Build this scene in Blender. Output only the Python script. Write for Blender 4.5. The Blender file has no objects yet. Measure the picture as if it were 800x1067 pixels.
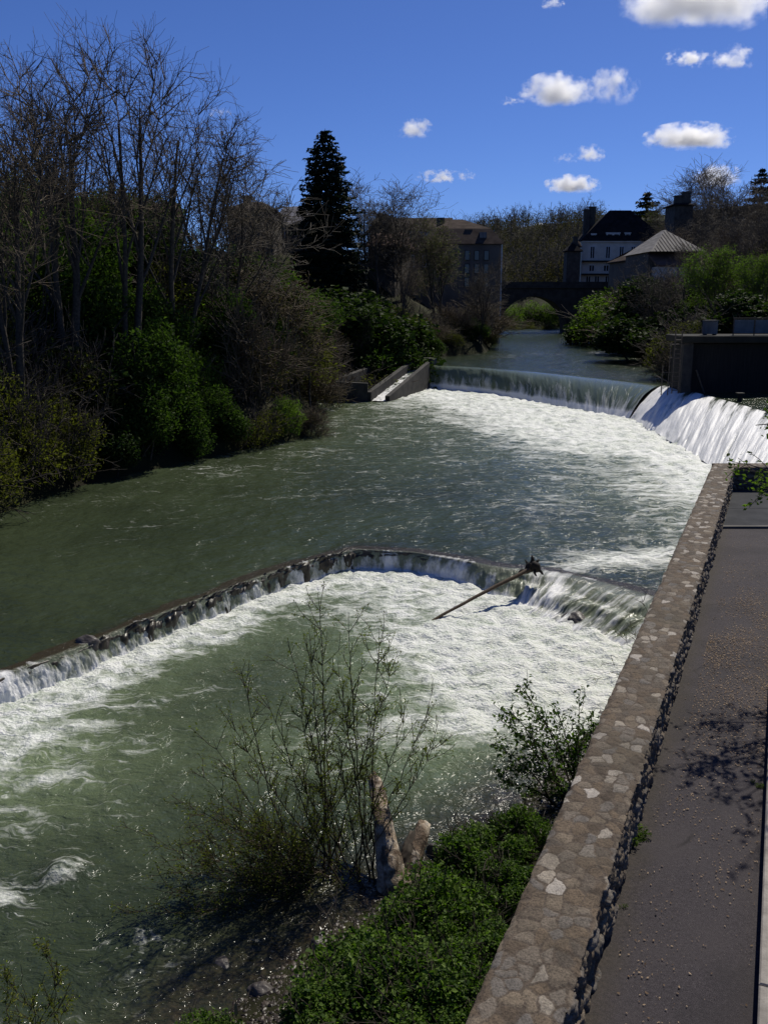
import bpy, math, random
import numpy as np
from mathutils import Vector

# ------------------------------------------------------------------ camera, sky, sun, exposure
sc = bpy.context.scene
COL = sc.collection
F_PX, CX, CY, HOR = 960.0, 400.0, 533.5, 312.0
PITCH = math.atan((CY - HOR) / F_PX)
CAM_Z = 8.0
cd = bpy.data.cameras.new('camera'); cam = bpy.data.objects.new('camera', cd); COL.objects.link(cam)
cam.location = (0, 0, CAM_Z); cam.rotation_euler = (math.pi / 2 - PITCH, 0, 0)
cd.sensor_fit = 'VERTICAL'; cd.sensor_height = 24.0; cd.lens = F_PX / 1067 * 24.0
cd.clip_start = 0.1; cd.clip_end = 40000
sc.camera = cam

SUN_AZ, SUN_EL = 31.0, 47.0
W = bpy.data.worlds.new('World'); sc.world = W; W.use_nodes = True
nt = W.node_tree
sky = nt.nodes.new('ShaderNodeTexSky'); sky.sky_type = 'NISHITA'; sky.sun_disc = False
sky.sun_elevation = math.radians(SUN_EL); sky.sun_rotation = math.radians(SUN_AZ)
sky.altitude = 200; sky.air_density = 0.7; sky.dust_density = 0.25; sky.ozone_density = 6.0
tint = nt.nodes.new('ShaderNodeMix'); tint.data_type = 'RGBA'; tint.blend_type = 'MULTIPLY'
tint.inputs[0].default_value = 1.0; tint.inputs[7].default_value = (0.50, 0.625, 0.95, 1)
nt.links.new(sky.outputs[0], tint.inputs[6]); nt.links.new(tint.outputs[2], nt.nodes['Background'].inputs[0])
nt.nodes['Background'].inputs[1].default_value = 0.092

sl = bpy.data.lights.new('sun', 'SUN'); sun = bpy.data.objects.new('sun', sl); COL.objects.link(sun)
sl.energy = 4.2; sl.angle = math.radians(0.53); sl.color = (1.0, 0.94, 0.82)
_a, _e = math.radians(SUN_AZ), math.radians(SUN_EL)
SUN_DIR = Vector((math.sin(_a) * math.cos(_e), math.cos(_a) * math.cos(_e), math.sin(_e)))
sun.rotation_euler = (-SUN_DIR).to_track_quat('-Z', 'Y').to_euler()
sc.view_settings.view_transform = 'Standard'; sc.view_settings.look = 'None'
sc.view_settings.exposure = 0.0; sc.view_settings.gamma = 1.0
cy = sc.cycles
cy.max_bounces = 10; cy.diffuse_bounces = 2; cy.glossy_bounces = 2; cy.transmission_bounces = 2
cy.transparent_max_bounces = 8; cy.volume_bounces = 10; cy.sample_clamp_indirect = 4.0
cy.caustics_reflective = False; cy.caustics_refractive = False
cy.volume_step_rate = 0.5; cy.use_denoising = True; cy.use_adaptive_sampling = False; cy.sample_clamp_direct = 10.0

# ------------------------------------------------------------------ measuring helpers
def ray(px, py):
    dx = (px - CX) / F_PX; dy = (CY - py) / F_PX
    return np.array([dx, math.cos(PITCH) + dy * math.sin(PITCH), -math.sin(PITCH) + dy * math.cos(PITCH)])
def at_z(px, py, z):
    d = ray(px, py); t = (z - CAM_Z) / d[2]; return np.array([d[0] * t, d[1] * t, z])
def at_y(px, py, Y):
    d = ray(px, py); t = Y / d[1]; return np.array([d[0] * t, Y, CAM_Z + d[2] * t])
Z_LOW, Z_MID, Z_UP, Z_PATH, Z_WALL = 0.0, 0.52, 2.3, 2.85, 3.5

# ------------------------------------------------------------------ numpy noise
_rng = np.random.default_rng(7)
_P = _rng.permutation(512).astype(np.int64); _P = np.concatenate([_P, _P, _P])
_G = _rng.normal(size=(512, 3)); _G /= np.linalg.norm(_G, axis=1)[:, None]
def perlin(x, y, z=None):
    x = np.asarray(x, float); y = np.asarray(y, float)
    z = np.zeros_like(x) if z is None else np.asarray(z, float)
    xi, yi, zi = (np.floor(v).astype(np.int64) for v in (x, y, z))
    xf, yf, zf = x - xi, y - yi, z - zi
    fd = lambda t: t * t * t * (t * (t * 6 - 15) + 10)
    u, v, w = fd(xf), fd(yf), fd(zf)
    out = 0
    for a in (0, 1):
        for b in (0, 1):
            for c in (0, 1):
                h = _P[(_P[(_P[(xi + a) % 512] + yi + b) % 512] + zi + c) % 512] % 512
                g = _G[h]
                d = g[..., 0] * (xf - a) + g[..., 1] * (yf - b) + g[..., 2] * (zf - c)
                out = out + d * (u if a else 1 - u) * (v if b else 1 - v) * (w if c else 1 - w)
    return out * 1.5
def fbm(x, y, z=None, o=4):
    s = 0; a = 1.0; t = 0
    for i in range(o):
        f = 2.03 ** i
        s = s + a * perlin(np.asarray(x) * f + 17 * i, np.asarray(y) * f + 9 * i, None if z is None else np.asarray(z) * f)
        t += a; a *= 0.5
    return s / t * 1.6
def sstep(a, b, x):
    t = np.clip((np.asarray(x, float) - a) / (b - a), 0, 1); return t * t * (3 - 2 * t)
def voronoi(u, v):
    """jittered grid: distance to the two nearest points and the id of the nearest"""
    iu, iv = np.floor(u).astype(np.int64), np.floor(v).astype(np.int64)
    d1 = np.full(u.shape, 9.0); d2 = np.full(u.shape, 9.0); idd = np.zeros(u.shape)
    for a in (-1, 0, 1):
        for b in (-1, 0, 1):
            ca, cb = iu + a, iv + b
            h = _P[(_P[ca % 512] + cb) % 512]; h2 = _P[(h + 101) % 512]; h3 = _P[(h2 + 57) % 512]
            d = np.hypot(ca + 0.1 + 0.8 * h / 512 - u, cb + 0.1 + 0.8 * h2 / 512 - v)
            n1 = d < d1
            d2 = np.where(n1, d1, np.minimum(d2, d)); idd = np.where(n1, h3 / 512, idd); d1 = np.where(n1, d, d1)
    return d1, d2, idd
def poly_dist(px, py, poly, closed=True):
    P = np.asarray(poly, float); Q = np.roll(P, -1, 0) if closed else P[1:]
    if not closed: P = P[:-1]
    best = np.full(px.shape, 1e9); inside = np.zeros(px.shape, bool)
    for (ax, ay), (bx, by) in zip(P, Q):
        ex, ey = bx - ax, by - ay
        t = np.clip(((px - ax) * ex + (py - ay) * ey) / (ex * ex + ey * ey + 1e-12), 0, 1)
        best = np.minimum(best, np.hypot(px - ax - t * ex, py - ay - t * ey))
        if closed:
            c = (ay > py) != (by > py)
            with np.errstate(divide='ignore', invalid='ignore'):
                xx = ax + (py - ay) * ex / (ey if abs(ey) > 1e-12 else 1e-12)
            inside ^= c & (px < xx)
    return best, inside

# ------------------------------------------------------------------ mesh + object helpers
def add_mesh(me, V, faces, smooth):
    """faces: list of integer arrays (n,k)"""
    V = np.asarray(V, np.float32)
    me.vertices.add(len(V)); me.vertices.foreach_set('co', V.ravel())
    idx = np.concatenate([np.asarray(f, np.int32).ravel() for f in faces])
    tot = np.concatenate([np.full(len(f), np.asarray(f).shape[1], np.int32) for f in faces])
    st = np.concatenate([[0], np.cumsum(tot)[:-1]]).astype(np.int32)
    me.loops.add(len(idx)); me.loops.foreach_set('vertex_index', idx)
    me.polygons.add(len(tot)); me.polygons.foreach_set('loop_start', st); me.polygons.foreach_set('loop_total', tot)
    me.polygons.foreach_set('use_smooth', np.full(len(tot), bool(smooth)))
    me.update(calc_edges=True)
def attr(me, name, data, domain='POINT'):
    a = me.attributes.new(name, 'FLOAT', domain); a.data.foreach_set('value', np.asarray(data, np.float32).ravel())
def mesh(name, V, faces, m=None, smooth=False, attrs=None, face_attrs=None):
    me = bpy.data.meshes.new(name); add_mesh(me, V, faces, smooth)
    for k, d in (attrs or {}).items(): attr(me, k, d)
    for k, d in (face_attrs or {}).items(): attr(me, k, d, 'FACE')
    if m: me.materials.append(m)
    return me
def link(name, me, parent=None, loc=None, rot=None, scale=None):
    o = bpy.data.objects.new(name, me); COL.objects.link(o)
    if parent: o.parent = parent
    if loc is not None: o.location = [float(c) for c in loc]
    if rot is not None: o.rotation_euler = (0, 0, rot) if np.isscalar(rot) else rot
    if scale is not None: o.scale = (scale,) * 3 if np.isscalar(scale) else scale
    return o
def tag(o, label, cat, group=None):
    o['kind'] = 'thing'
    o['label'] = label; o['category'] = cat
    if group: o['group'] = group
    return o
def kind(o, k, label=None, cat=None):
    o['kind'] = k
    if label: o['label'] = label; o['category'] = cat
    return o
def thing(name, label, cat, loc=(0, 0, 0), rot=0, group=None, scale=None):
    return tag(link(name, None, None, loc, rot, scale), label, cat, group)
def dup(root, loc, rot, scale, label, group=None):
    r = root.copy(); COL.objects.link(r)
    r.location = [float(c) for c in loc]; r.rotation_euler = (0, 0, rot); r.scale = (scale,) * 3 if np.isscalar(scale) else scale
    r['label'] = label
    if group: r['group'] = group
    for ch in list(root.children):
        c = ch.copy(); COL.objects.link(c); c.parent = r
        for g in list(ch.children):
            d = g.copy(); COL.objects.link(d); d.parent = c
    return r
def grid_faces(nu, nv):
    i = np.arange(nu - 1)[:, None] * nv + np.arange(nv - 1)[None, :]; i = i.ravel()
    return np.stack([i, i + nv, i + nv + 1, i + 1], 1)
class MB:
    """collects plain solids into one mesh"""
    def __init__(s): s.V = []; s.Fq = []; s.Ft = []; s.n = 0
    def add(s, V, quads=(), tris=()):
        V = np.asarray(V, float); s.V.append(V)
        if len(quads): s.Fq.append(np.asarray(quads) + s.n)
        if len(tris): s.Ft.append(np.asarray(tris) + s.n)
        s.n += len(V); return s
    def box(s, x0, x1, y0, y1, z0, z1, bev=0.0):
        if bev:
            b = min(bev, (x1 - x0) / 3, (y1 - y0) / 3, (z1 - z0) / 3)
            rings = [(z0, b), (z0 + b, 0), (z1 - b, 0), (z1, b)]
            V = []; Q = []
            for z, c in rings:
                V += [(x0 + c, y0 + c, z), (x1 - c, y0 + c, z), (x1 - c, y1 - c, z), (x0 + c, y1 - c, z)]
            for k in range(3):
                for j in range(4):
                    a = k * 4 + j; bb = k * 4 + (j + 1) % 4; Q.append((a, bb, bb + 4, a + 4))
            Q += [(3, 2, 1, 0), (12, 13, 14, 15)]
            return s.add(V, Q)
        V = [(x, y, z) for z in (z0, z1) for x, y in ((x0, y0), (x1, y0), (x1, y1), (x0, y1))]
        return s.add(V, [(3, 2, 1, 0), (4, 5, 6, 7), (0, 1, 5, 4), (1, 2, 6, 5), (2, 3, 7, 6), (3, 0, 4, 7)])
    def prism(s, poly, z0, z1):
        n = len(poly); V = [(x, y, z0) for x, y in poly] + [(x, y, z1) for x, y in poly]
        s.add(V, [(i, (i + 1) % n, n + (i + 1) % n, n + i) for i in range(n)])
        c0 = np.mean(poly, 0); k = s.n
        s.add([(c0[0], c0[1], z0), (c0[0], c0[1], z1)] + V, [],
              [(0, 2 + (i + 1) % n, 2 + i) for i in range(n)] + [(1, 2 + n + i, 2 + n + (i + 1) % n) for i in range(n)])
        return s
    def tube(s, pts, rad, k=6):
        pts = np.asarray(pts, float); rad = np.broadcast_to(np.asarray(rad, float), (len(pts),))
        T = np.gradient(pts, axis=0); T /= np.linalg.norm(T, axis=1)[:, None] + 1e-9
        ref = np.array([0.31, 0.2, 0.93]) if abs(T[0][2]) < 0.8 else np.array([1.0, 0.1, 0])
        V = []
        for p, t, r in zip(pts, T, rad):
            a = np.cross(t, ref); a /= np.linalg.norm(a) + 1e-9; b = np.cross(t, a)
            for j in range(k):
                th = 2 * math.pi * j / k; V.append(p + r * (math.cos(th) * a + math.sin(th) * b))
        Q = [(i * k + j, i * k + (j + 1) % k, (i + 1) * k + (j + 1) % k, (i + 1) * k + j) for i in range(len(pts) - 1) for j in range(k)]
        V += [pts[0], pts[-1]]; m = len(pts) * k
        Tt = [(m, (j + 1) % k, j) for j in range(k)] + [(m + 1, m - k + j, m - k + (j + 1) % k) for j in range(k)]
        return s.add(V, Q, Tt)
    def mesh(s, name, m, smooth=False):
        fs = []
        if s.Fq: fs.append(np.concatenate(s.Fq))
        if s.Ft: fs.append(np.concatenate(s.Ft))
        return mesh(name, np.concatenate(s.V), fs, m, smooth)
    def build(s, name, m, parent=None, smooth=False, **k):
        return link(name, s.mesh(name, m, smooth), parent, **k)
def seg_tubes(S, k):
    """S: (n,8) p0 p1 r0 r1 -> verts, quads"""
    S = np.asarray(S, float); p0, p1 = S[:, :3], S[:, 3:6]
    t = p1 - p0; L = np.linalg.norm(t, axis=1)[:, None] + 1e-9; t = t / L
    ref = np.where(np.abs(t[:, 2:3]) < 0.9, np.array([[0, 0, 1.0]]), np.array([[1.0, 0, 0]]))
    a = np.cross(t, ref); a /= np.linalg.norm(a, axis=1)[:, None] + 1e-9; b = np.cross(t, a)
    th = 2 * np.pi * np.arange(k) / k
    ring = np.cos(th)[None, :, None] * a[:, None, :] + np.sin(th)[None, :, None] * b[:, None, :]
    p1e = p1 + t * S[:, 7:8] * 0.5
    V = np.concatenate([p0[:, None] + ring * S[:, 6][:, None, None], p1e[:, None] + ring * S[:, 7][:, None, None]], 1).reshape(-1, 3)
    base = (np.arange(len(S)) * 2 * k)[:, None]; j = np.arange(k)[None, :]; j2 = (np.arange(k) + 1) % k
    Q = np.stack([base + j, base + j2[None, :], base + k + j2[None, :], base + k + j], -1).reshape(-1, 4)
    return V, Q

# ------------------------------------------------------------------ materials
class N:
    def __init__(s, name):
        s.m = bpy.data.materials.new(name); s.m.use_nodes = True; s.t = s.m.node_tree
        s.b = s.t.nodes['Principled BSDF']; s.out = s.t.nodes['Material Output']
    def n(s, typ, **k):
        x = s.t.nodes.new(typ)
        for a, v in k.items():
            if a.startswith('i_'):
                key = a[2:]; key = int(key) if key.isdigit() else key.replace('_', ' ')
                if isinstance(v, tuple) and len(v) == 2 and hasattr(v[0], 'outputs'): s.t.links.new(v[0].outputs[v[1]], x.inputs[key])
                elif hasattr(v, 'is_output'): s.t.links.new(v, x.inputs[key])
                else: x.inputs[key].default_value = v
            else: setattr(x, a, v)
        return x
    def l(s, o, i): s.t.links.new(o, i)
    def co(s, which='Object', scale=None):
        c = s.n('ShaderNodeTexCoord').outputs[which]
        if scale is not None:
            mp = s.n('ShaderNodeMapping'); s.l(c, mp.inputs[0]); mp.inputs['Scale'].default_value = scale; c = mp.outputs[0]
        return c
    def noise(s, vec, scale, detail=4, rough=0.55, dist=0.0):
        x = s.n('ShaderNodeTexNoise'); s.l(vec, x.inputs['Vector'])
        x.inputs['Scale'].default_value = scale; x.inputs['Detail'].default_value = detail
        x.inputs['Roughness'].default_value = rough; x.inputs['Distortion'].default_value = dist
        return x.outputs[0]
    def ramp(s, fac, stops, interp='LINEAR'):
        r = s.n('ShaderNodeValToRGB'); s.l(fac, r.inputs[0]); cr = r.color_ramp; cr.interpolation = interp
        while len(cr.elements) < len(stops): cr.elements.new(0.5)
        for e, (p, c) in zip(cr.elements, stops):
            e.position = p; e.color = (c, c, c, 1) if np.isscalar(c) else tuple(c) + (1,)
        return r.outputs[0]
    def mix(s, f, a, b, mode='MIX'):
        x = s.n('ShaderNodeMix', data_type='RGBA', blend_type=mode)
        for i, v in ((0, f), (6, a), (7, b)):
            if hasattr(v, 'is_output'): s.l(v, x.inputs[i])
            else: x.inputs[i].default_value = v if (i == 0 or len(v) == 4) else tuple(v) + (1,)
        return x.outputs[2]
    def math(s, op, a, b=0.0, c=0.0, clamp=False):
        x = s.n('ShaderNodeMath', operation=op, use_clamp=clamp)
        for i, v in enumerate((a, b, c)):
            if hasattr(v, 'is_output'): s.l(v, x.inputs[i])
            else: x.inputs[i].default_value = v
        return x.outputs[0]
    def at(s, name): return s.n('ShaderNodeAttribute', attribute_name=name).outputs['Fac']
    def bump(s, h, strength, dist, normal=None):
        x = s.n('ShaderNodeBump'); x.inputs['Strength'].default_value = strength; x.inputs['Distance'].default_value = dist
        s.l(h, x.inputs['Height'])
        if normal is not None: s.l(normal, x.inputs['Normal'])
        return x.outputs[0]
    def set(s, color=None, rough=None, normal=None, **k):
        for key, v in (('Base Color', color), ('Roughness', rough), ('Normal', normal)):
            if v is None: continue
            if hasattr(v, 'is_output'): s.l(v, s.b.inputs[key])
            else: s.b.inputs[key].default_value = (tuple(v) + (1,)) if key == 'Base Color' else v
        for key, v in k.items(): s.b.inputs[key.replace('_', ' ')].default_value = v
        return s.m

def m_plain(name, c1, c2, scale, rough=0.8, bump=0.3, bd=0.02, detail=5, coord='Object', sc3=None, spec=0.3):
    q = N(name); v = q.co(coord, sc3); n1 = q.noise(v, scale, detail)
    col = q.ramp(n1, [(0.3, c1), (0.7, c2)])
    return q.set(col, rough, q.bump(n1, bump, bd), Specular_IOR_Level=spec)

def m_leaf(name, dark, light, rough=0.45, trans=0.35, spec=0.4):
    q = N(name); r = q.at('rnd')
    col = q.ramp(r, [(0.0, dark), (0.65, [(a + b) / 2 for a, b in zip(dark, light)]), (1.0, light)])
    q.set(col, rough, Specular_IOR_Level=spec)
    tr = q.n('ShaderNodeBsdfTranslucent'); hs = q.mix(1.0, col, (1.0, 1.25, 0.45), 'MULTIPLY'); q.l(hs, tr.inputs[0])
    mx = q.n('ShaderNodeMixShader'); mx.inputs[0].default_value = trans
    q.l(q.b.outputs[0], mx.inputs[1]); q.l(tr.outputs[0], mx.inputs[2]); q.l(mx.outputs[0], q.out.inputs[0])
    return q.m

M = {}
M['bark'] = m_plain('bark', (0.035, 0.028, 0.022), (0.095, 0.078, 0.06), 9, 0.9)
M['twig'] = m_plain('twig', (0.075, 0.058, 0.038), (0.16, 0.125, 0.082), 3, 0.9)
M['twig_grey'] = m_plain('twig_grey', (0.07, 0.06, 0.046), (0.13, 0.112, 0.088), 3, 0.9)
M['laurel'] = m_leaf('laurel_leaf', (0.020, 0.040, 0.009), (0.085, 0.13, 0.030), 0.65, 0.42, 0.07)
M['olive'] = m_leaf('olive_leaf', (0.060, 0.062, 0.014), (0.16, 0.155, 0.038), 0.65, 0.5, 0.1)
M['fresh'] = m_leaf('fresh_leaf', (0.06, 0.095, 0.014), (0.15, 0.22, 0.036), 0.6, 0.5, 0.12)
M['bramble'] = m_leaf('bramble_leaf', (0.022, 0.055, 0.009), (0.16, 0.245, 0.042), 0.55, 0.42, 0.12)
M['ivy'] = m_leaf('ivy_leaf', (0.014, 0.028, 0.008), (0.055, 0.08, 0.022), 0.65, 0.3, 0.07)
M['needle'] = m_leaf('spruce_needle', (0.008, 0.014, 0.009), (0.022, 0.036, 0.02), 0.7, 0.1, 0.15)
M['bud'] = m_leaf('opening_bud', (0.060, 0.065, 0.018), (0.14, 0.15, 0.04), 0.6, 0.35, 0.2)
M['dry'] = m_leaf('dry_leaf', (0.06, 0.05, 0.02), (0.15, 0.12, 0.05), 0.8, 0.2, 0.1)
M['litter'] = m_leaf('litter', (0.14, 0.09, 0.055), (0.48, 0.36, 0.24), 0.9, 0.1, 0.1)

# ground
def make_ground_mat():
    q = N('soil'); v = q.co()
    a = q.noise(v, 0.35, 6); b = q.noise(v, 3.0, 5)
    col = q.ramp(a, [(0.35, (0.018, 0.016, 0.010)), (0.55, (0.030, 0.034, 0.012)), (0.75, (0.05, 0.045, 0.025))])
    return q.set(q.mix(0.5, col, q.ramp(b, [(0.3, 0.4), (0.7, 1.0)]), 'MULTIPLY'), 0.95, q.bump(b, 0.6, 0.1), Specular_IOR_Level=0.1)
M['soil'] = make_ground_mat()

# river water: murky green body, aerated pale patches and lacy foam follow the 'foam' and 'milk' attributes
def make_water(name, flow, cell, body=(0.026, 0.035, 0.018), pale=(0.18, 0.23, 0.12), thin=False):
    q = N(name); g = q.n('ShaderNodeNewGeometry').outputs['Position']
    warp = q.n('ShaderNodeTexNoise', noise_dimensions='3D'); q.l(g, warp.inputs['Vector']); warp.inputs['Scale'].default_value = 1.3 / cell; warp.inputs['Detail'].default_value = 3
    off = q.n('ShaderNodeVectorMath', operation='MULTIPLY_ADD'); q.l(warp.outputs['Color'], off.inputs[0])
    off.inputs[1].default_value = (1.1 * cell, 1.1 * cell, 0); q.l(g, off.inputs[2])
    mp = q.n('ShaderNodeMapping'); mp.inputs['Rotation'].default_value = (0, 0, flow); mp.inputs['Scale'].default_value = (0.42, 1.4, 0.6); q.l(off.outputs[0], mp.inputs[0])
    st = mp.outputs[0]
    foam = q.at('foam'); milk = q.at('milk'); bed = q.at('bed')
    v1 = q.n('ShaderNodeTexVoronoi', feature='DISTANCE_TO_EDGE'); q.l(st, v1.inputs['Vector']); v1.inputs['Scale'].default_value = 1.6 / cell
    v2 = q.n('ShaderNodeTexVoronoi', feature='DISTANCE_TO_EDGE'); q.l(st, v2.inputs['Vector']); v2.inputs['Scale'].default_value = 4.7 / cell
    lace = q.math('ADD', q.math('MULTIPLY', v1.outputs[0], 0.75), q.math('MULTIPLY', v2.outputs[0], 0.9))
    lace = q.math('SUBTRACT', 1.0, q.math('MULTIPLY', lace, 1.7), clamp=True)
    nz = q.noise(st, 2.2 / cell, 7, 0.68)
    pat = q.math('ADD', q.math('MULTIPLY', lace, 0.42), q.math('MULTIPLY', nz, 0.85))
    fine = q.noise(st, 11.0 / cell, 3, 0.6)
    pat = q.math('ADD', q.math('MULTIPLY', pat, 0.82), q.math('MULTIPLY', fine, 0.22))
    thr = q.math('SUBTRACT', 1.10, q.math('MULTIPLY', foam, 0.72))
    d = q.math('SUBTRACT', pat, thr)
    speck = q.math('MULTIPLY', q.math('MULTIPLY_ADD', fine, 9.0, -5.45, clamp=True), q.math('MULTIPLY_ADD', foam, 3.4, -1.0, clamp=True))  # fine foam flecks; their white also paints in sun glitter on the water
    mask = q.math('MAXIMUM', q.math('MULTIPLY_ADD', d, 2.7, 0.1, clamp=True), q.math('MULTIPLY', speck, 0.7))
    big = q.noise(g, 0.25, 4)
    bodyc = q.mix(q.ramp(big, [(0.35, 0.0), (0.7, 1.0)]), body, [c * 1.5 for c in body])
    mk = q.math('MULTIPLY', milk, q.math('MULTIPLY_ADD', nz, 0.9, 0.35), clamp=True)
    bodyc = q.mix(mk, bodyc, pale)
    bedn = q.noise(g, 1.4, 5, 0.6)
    bodyc = q.mix(q.math('MULTIPLY', bed, q.math('MULTIPLY_ADD', bedn, 1.2, 0.2), clamp=True), bodyc, q.mix(q.ramp(q.noise(g, 9.0, 4, 0.7), [(0.38, 0.0), (0.62, 1.0)]), (0.010, 0.008, 0.006), (0.046, 0.034, 0.021)))
    r1 = q.noise(st, 7.0 / cell, 4, 0.6); r2 = q.noise(g, 2.6 / cell, 4, 0.6)
    hgt = q.math('ADD', q.math('MULTIPLY', r1, 0.35), r2)
    nrm = q.bump(hgt, 1.0, 0.085 * cell + 0.02)
    fn = q.bump(q.math('ADD', pat, q.math('MULTIPLY', q.noise(g, 14 / cell, 4), 0.9)), 1.0, 0.07)
    q.set(bodyc, 0.11, nrm, IOR=1.33, Specular_IOR_Level=0.5)
    fb = q.n('ShaderNodeBsdfPrincipled'); q.l(q.ramp(q.math('ADD', q.math('MULTIPLY', nz, 0.55), q.math('MULTIPLY', q.noise(g, 16 / cell, 3, 0.65), 0.45)), [(0.36, (0.30, 0.36, 0.27)), (0.47, (0.66, 0.69, 0.62)), (0.62, (0.88, 0.88, 0.85))]), fb.inputs['Base Color']); fb.inputs['Roughness'].default_value = 0.6
    fb.inputs['Specular IOR Level'].default_value = 0.25; q.l(fn, fb.inputs['Normal'])
    mx = q.n('ShaderNodeMixShader'); q.l(mask, mx.inputs[0]); q.l(q.b.outputs[0], mx.inputs[1]); q.l(fb.outputs[0], mx.inputs[2])
    q.l(mx.outputs[0], q.out.inputs[0])
    return q.m
M['water_low'] = make_water('lower_pool_water', math.radians(-35), 1.0)
M['water_mid'] = make_water('middle_pool_water', math.radians(-55), 1.5)
M['water_up'] = make_water('upper_river_water', math.radians(-70), 2.2, body=(0.018, 0.026, 0.014))

def make_fall(name, us, vs, glass=(0.045, 0.062, 0.042), white=0.84, gain=4.0, spec=0.5, lipc=(0.030, 0.042, 0.020)):
    """falling sheet of water: u along the crest (metres), v down the fall"""
    q = N(name); u = q.at('fu'); v = q.at('fv'); foam = q.at('foam')
    cw = q.n('ShaderNodeCombineXYZ'); q.l(q.math('MULTIPLY', u, us * 0.9), cw.inputs[0]); q.l(q.math('MULTIPLY', v, 3.2), cw.inputs[1])
    u = q.math('ADD', u, q.math('MULTIPLY', q.math('SUBTRACT', q.noise(cw.outputs[0], 1.0, 4, 0.6), 0.5), 1.3 / us))
    cb = q.n('ShaderNodeCombineXYZ'); q.l(q.math('MULTIPLY', u, us), cb.inputs[0]); q.l(q.math('MULTIPLY', v, vs), cb.inputs[1])
    n1 = q.noise(cb.outputs[0], 1.0, 6, 0.65); cb2 = q.n('ShaderNodeCombineXYZ'); q.l(q.math('MULTIPLY', u, us * 3.1), cb2.inputs[0]); q.l(q.math('MULTIPLY', v, vs * 2.2), cb2.inputs[1])
    n2 = q.noise(cb2.outputs[0], 1.0, 5, 0.6)
    pat = q.math('ADD', q.math('MULTIPLY', n1, 0.65), q.math('MULTIPLY', n2, 0.4))
    mask = q.math('MULTIPLY_ADD', q.math('SUBTRACT', pat, q.math('SUBTRACT', 1.0, foam)), gain, 0.1, clamp=True)
    nb = q.bump(pat, 0.8, 0.12)
    q.set(q.mix(q.math('MULTIPLY_ADD', v, 2.2, 0.55, clamp=True), lipc, q.mix(q.math('MULTIPLY', n1, 0.8), glass, [c * 2.2 for c in glass])), 0.12, nb, IOR=1.33, Specular_IOR_Level=spec)
    fb = q.n('ShaderNodeBsdfPrincipled'); fb.inputs['Base Color'].default_value = (white, white * 1.0, white * 0.98, 1); fb.inputs['Roughness'].default_value = 0.6
    q.l(nb, fb.inputs['Normal'])
    mx = q.n('ShaderNodeMixShader'); q.l(mask, mx.inputs[0]); q.l(q.b.outputs[0], mx.inputs[1]); q.l(fb.outputs[0], mx.inputs[2]); q.l(mx.outputs[0], q.out.inputs[0])
    return q.m
M['fall_glass'] = make_fall('glassy_fall', 1.1, 0.7, glass=(0.085, 0.105, 0.070))
M['fall_white'] = make_fall('white_fall', 1.6, 2.6)
M['fall_low'] = make_fall('low_fall', 4.0, 1.0, glass=(0.120, 0.135, 0.090), gain=3.0, lipc=(0.045, 0.036, 0.020))
M['concrete_wet'] = m_plain('wet_concrete', (0.02, 0.018, 0.013), (0.07, 0.06, 0.045), 5, 0.35, 0.6, 0.05)
M['concrete'] = m_plain('concrete', (0.07, 0.065, 0.06), (0.14, 0.13, 0.12), 2.0, 0.85, 0.3, 0.02)
M['concrete_dark'] = m_plain('stained_concrete', (0.02, 0.02, 0.02), (0.06, 0.056, 0.05), 1.5, 0.85, 0.3, 0.02)
M['rock'] = m_plain('river_rock', (0.04, 0.034, 0.032), (0.13, 0.115, 0.105), 6, 0.45, 0.7, 0.05)

# ------------------------------------------------------------------ ground sheet with the river channel
WA = np.array([0.3905, 0.9206]); WN = np.array([0.9206, -0.3905]); WP = np.array([0.55, 5.08])   # parapet axis, its right-hand side, a corner
def wl(a, n): return WP + WA * a + WN * n
RIVER = [(-2.75, -20), (-2.6, 5), (-2.5, 8.1), (-2.0, 9.1), (-1.05, 10.3), (0.5, 11.9), (1.7, 13.2), (3.5, 15.9), (5.5, 18.9), (9.3, 27), (11, 27.2),
         (27, 27.5), (29, 45), (30, 57.5), (19.4, 58.2), (19.9, 66), (25.6, 104), (31, 138), (33, 162), (37, 205), (30, 245), (5, 285),
         (-6, 285), (19, 240), (22.5, 203), (20.6, 167), (11.7, 103), (3.4, 89.5), (0.2, 88), (-5.4, 72), (-5.4, 67), (-4.0, 51), (-7.2, 45.6), (-11.2, 39.2),
         (-12.7, 35.2), (-13.6, 30.4), (-19, 20), (-27, 5), (-34, -20)]
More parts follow.
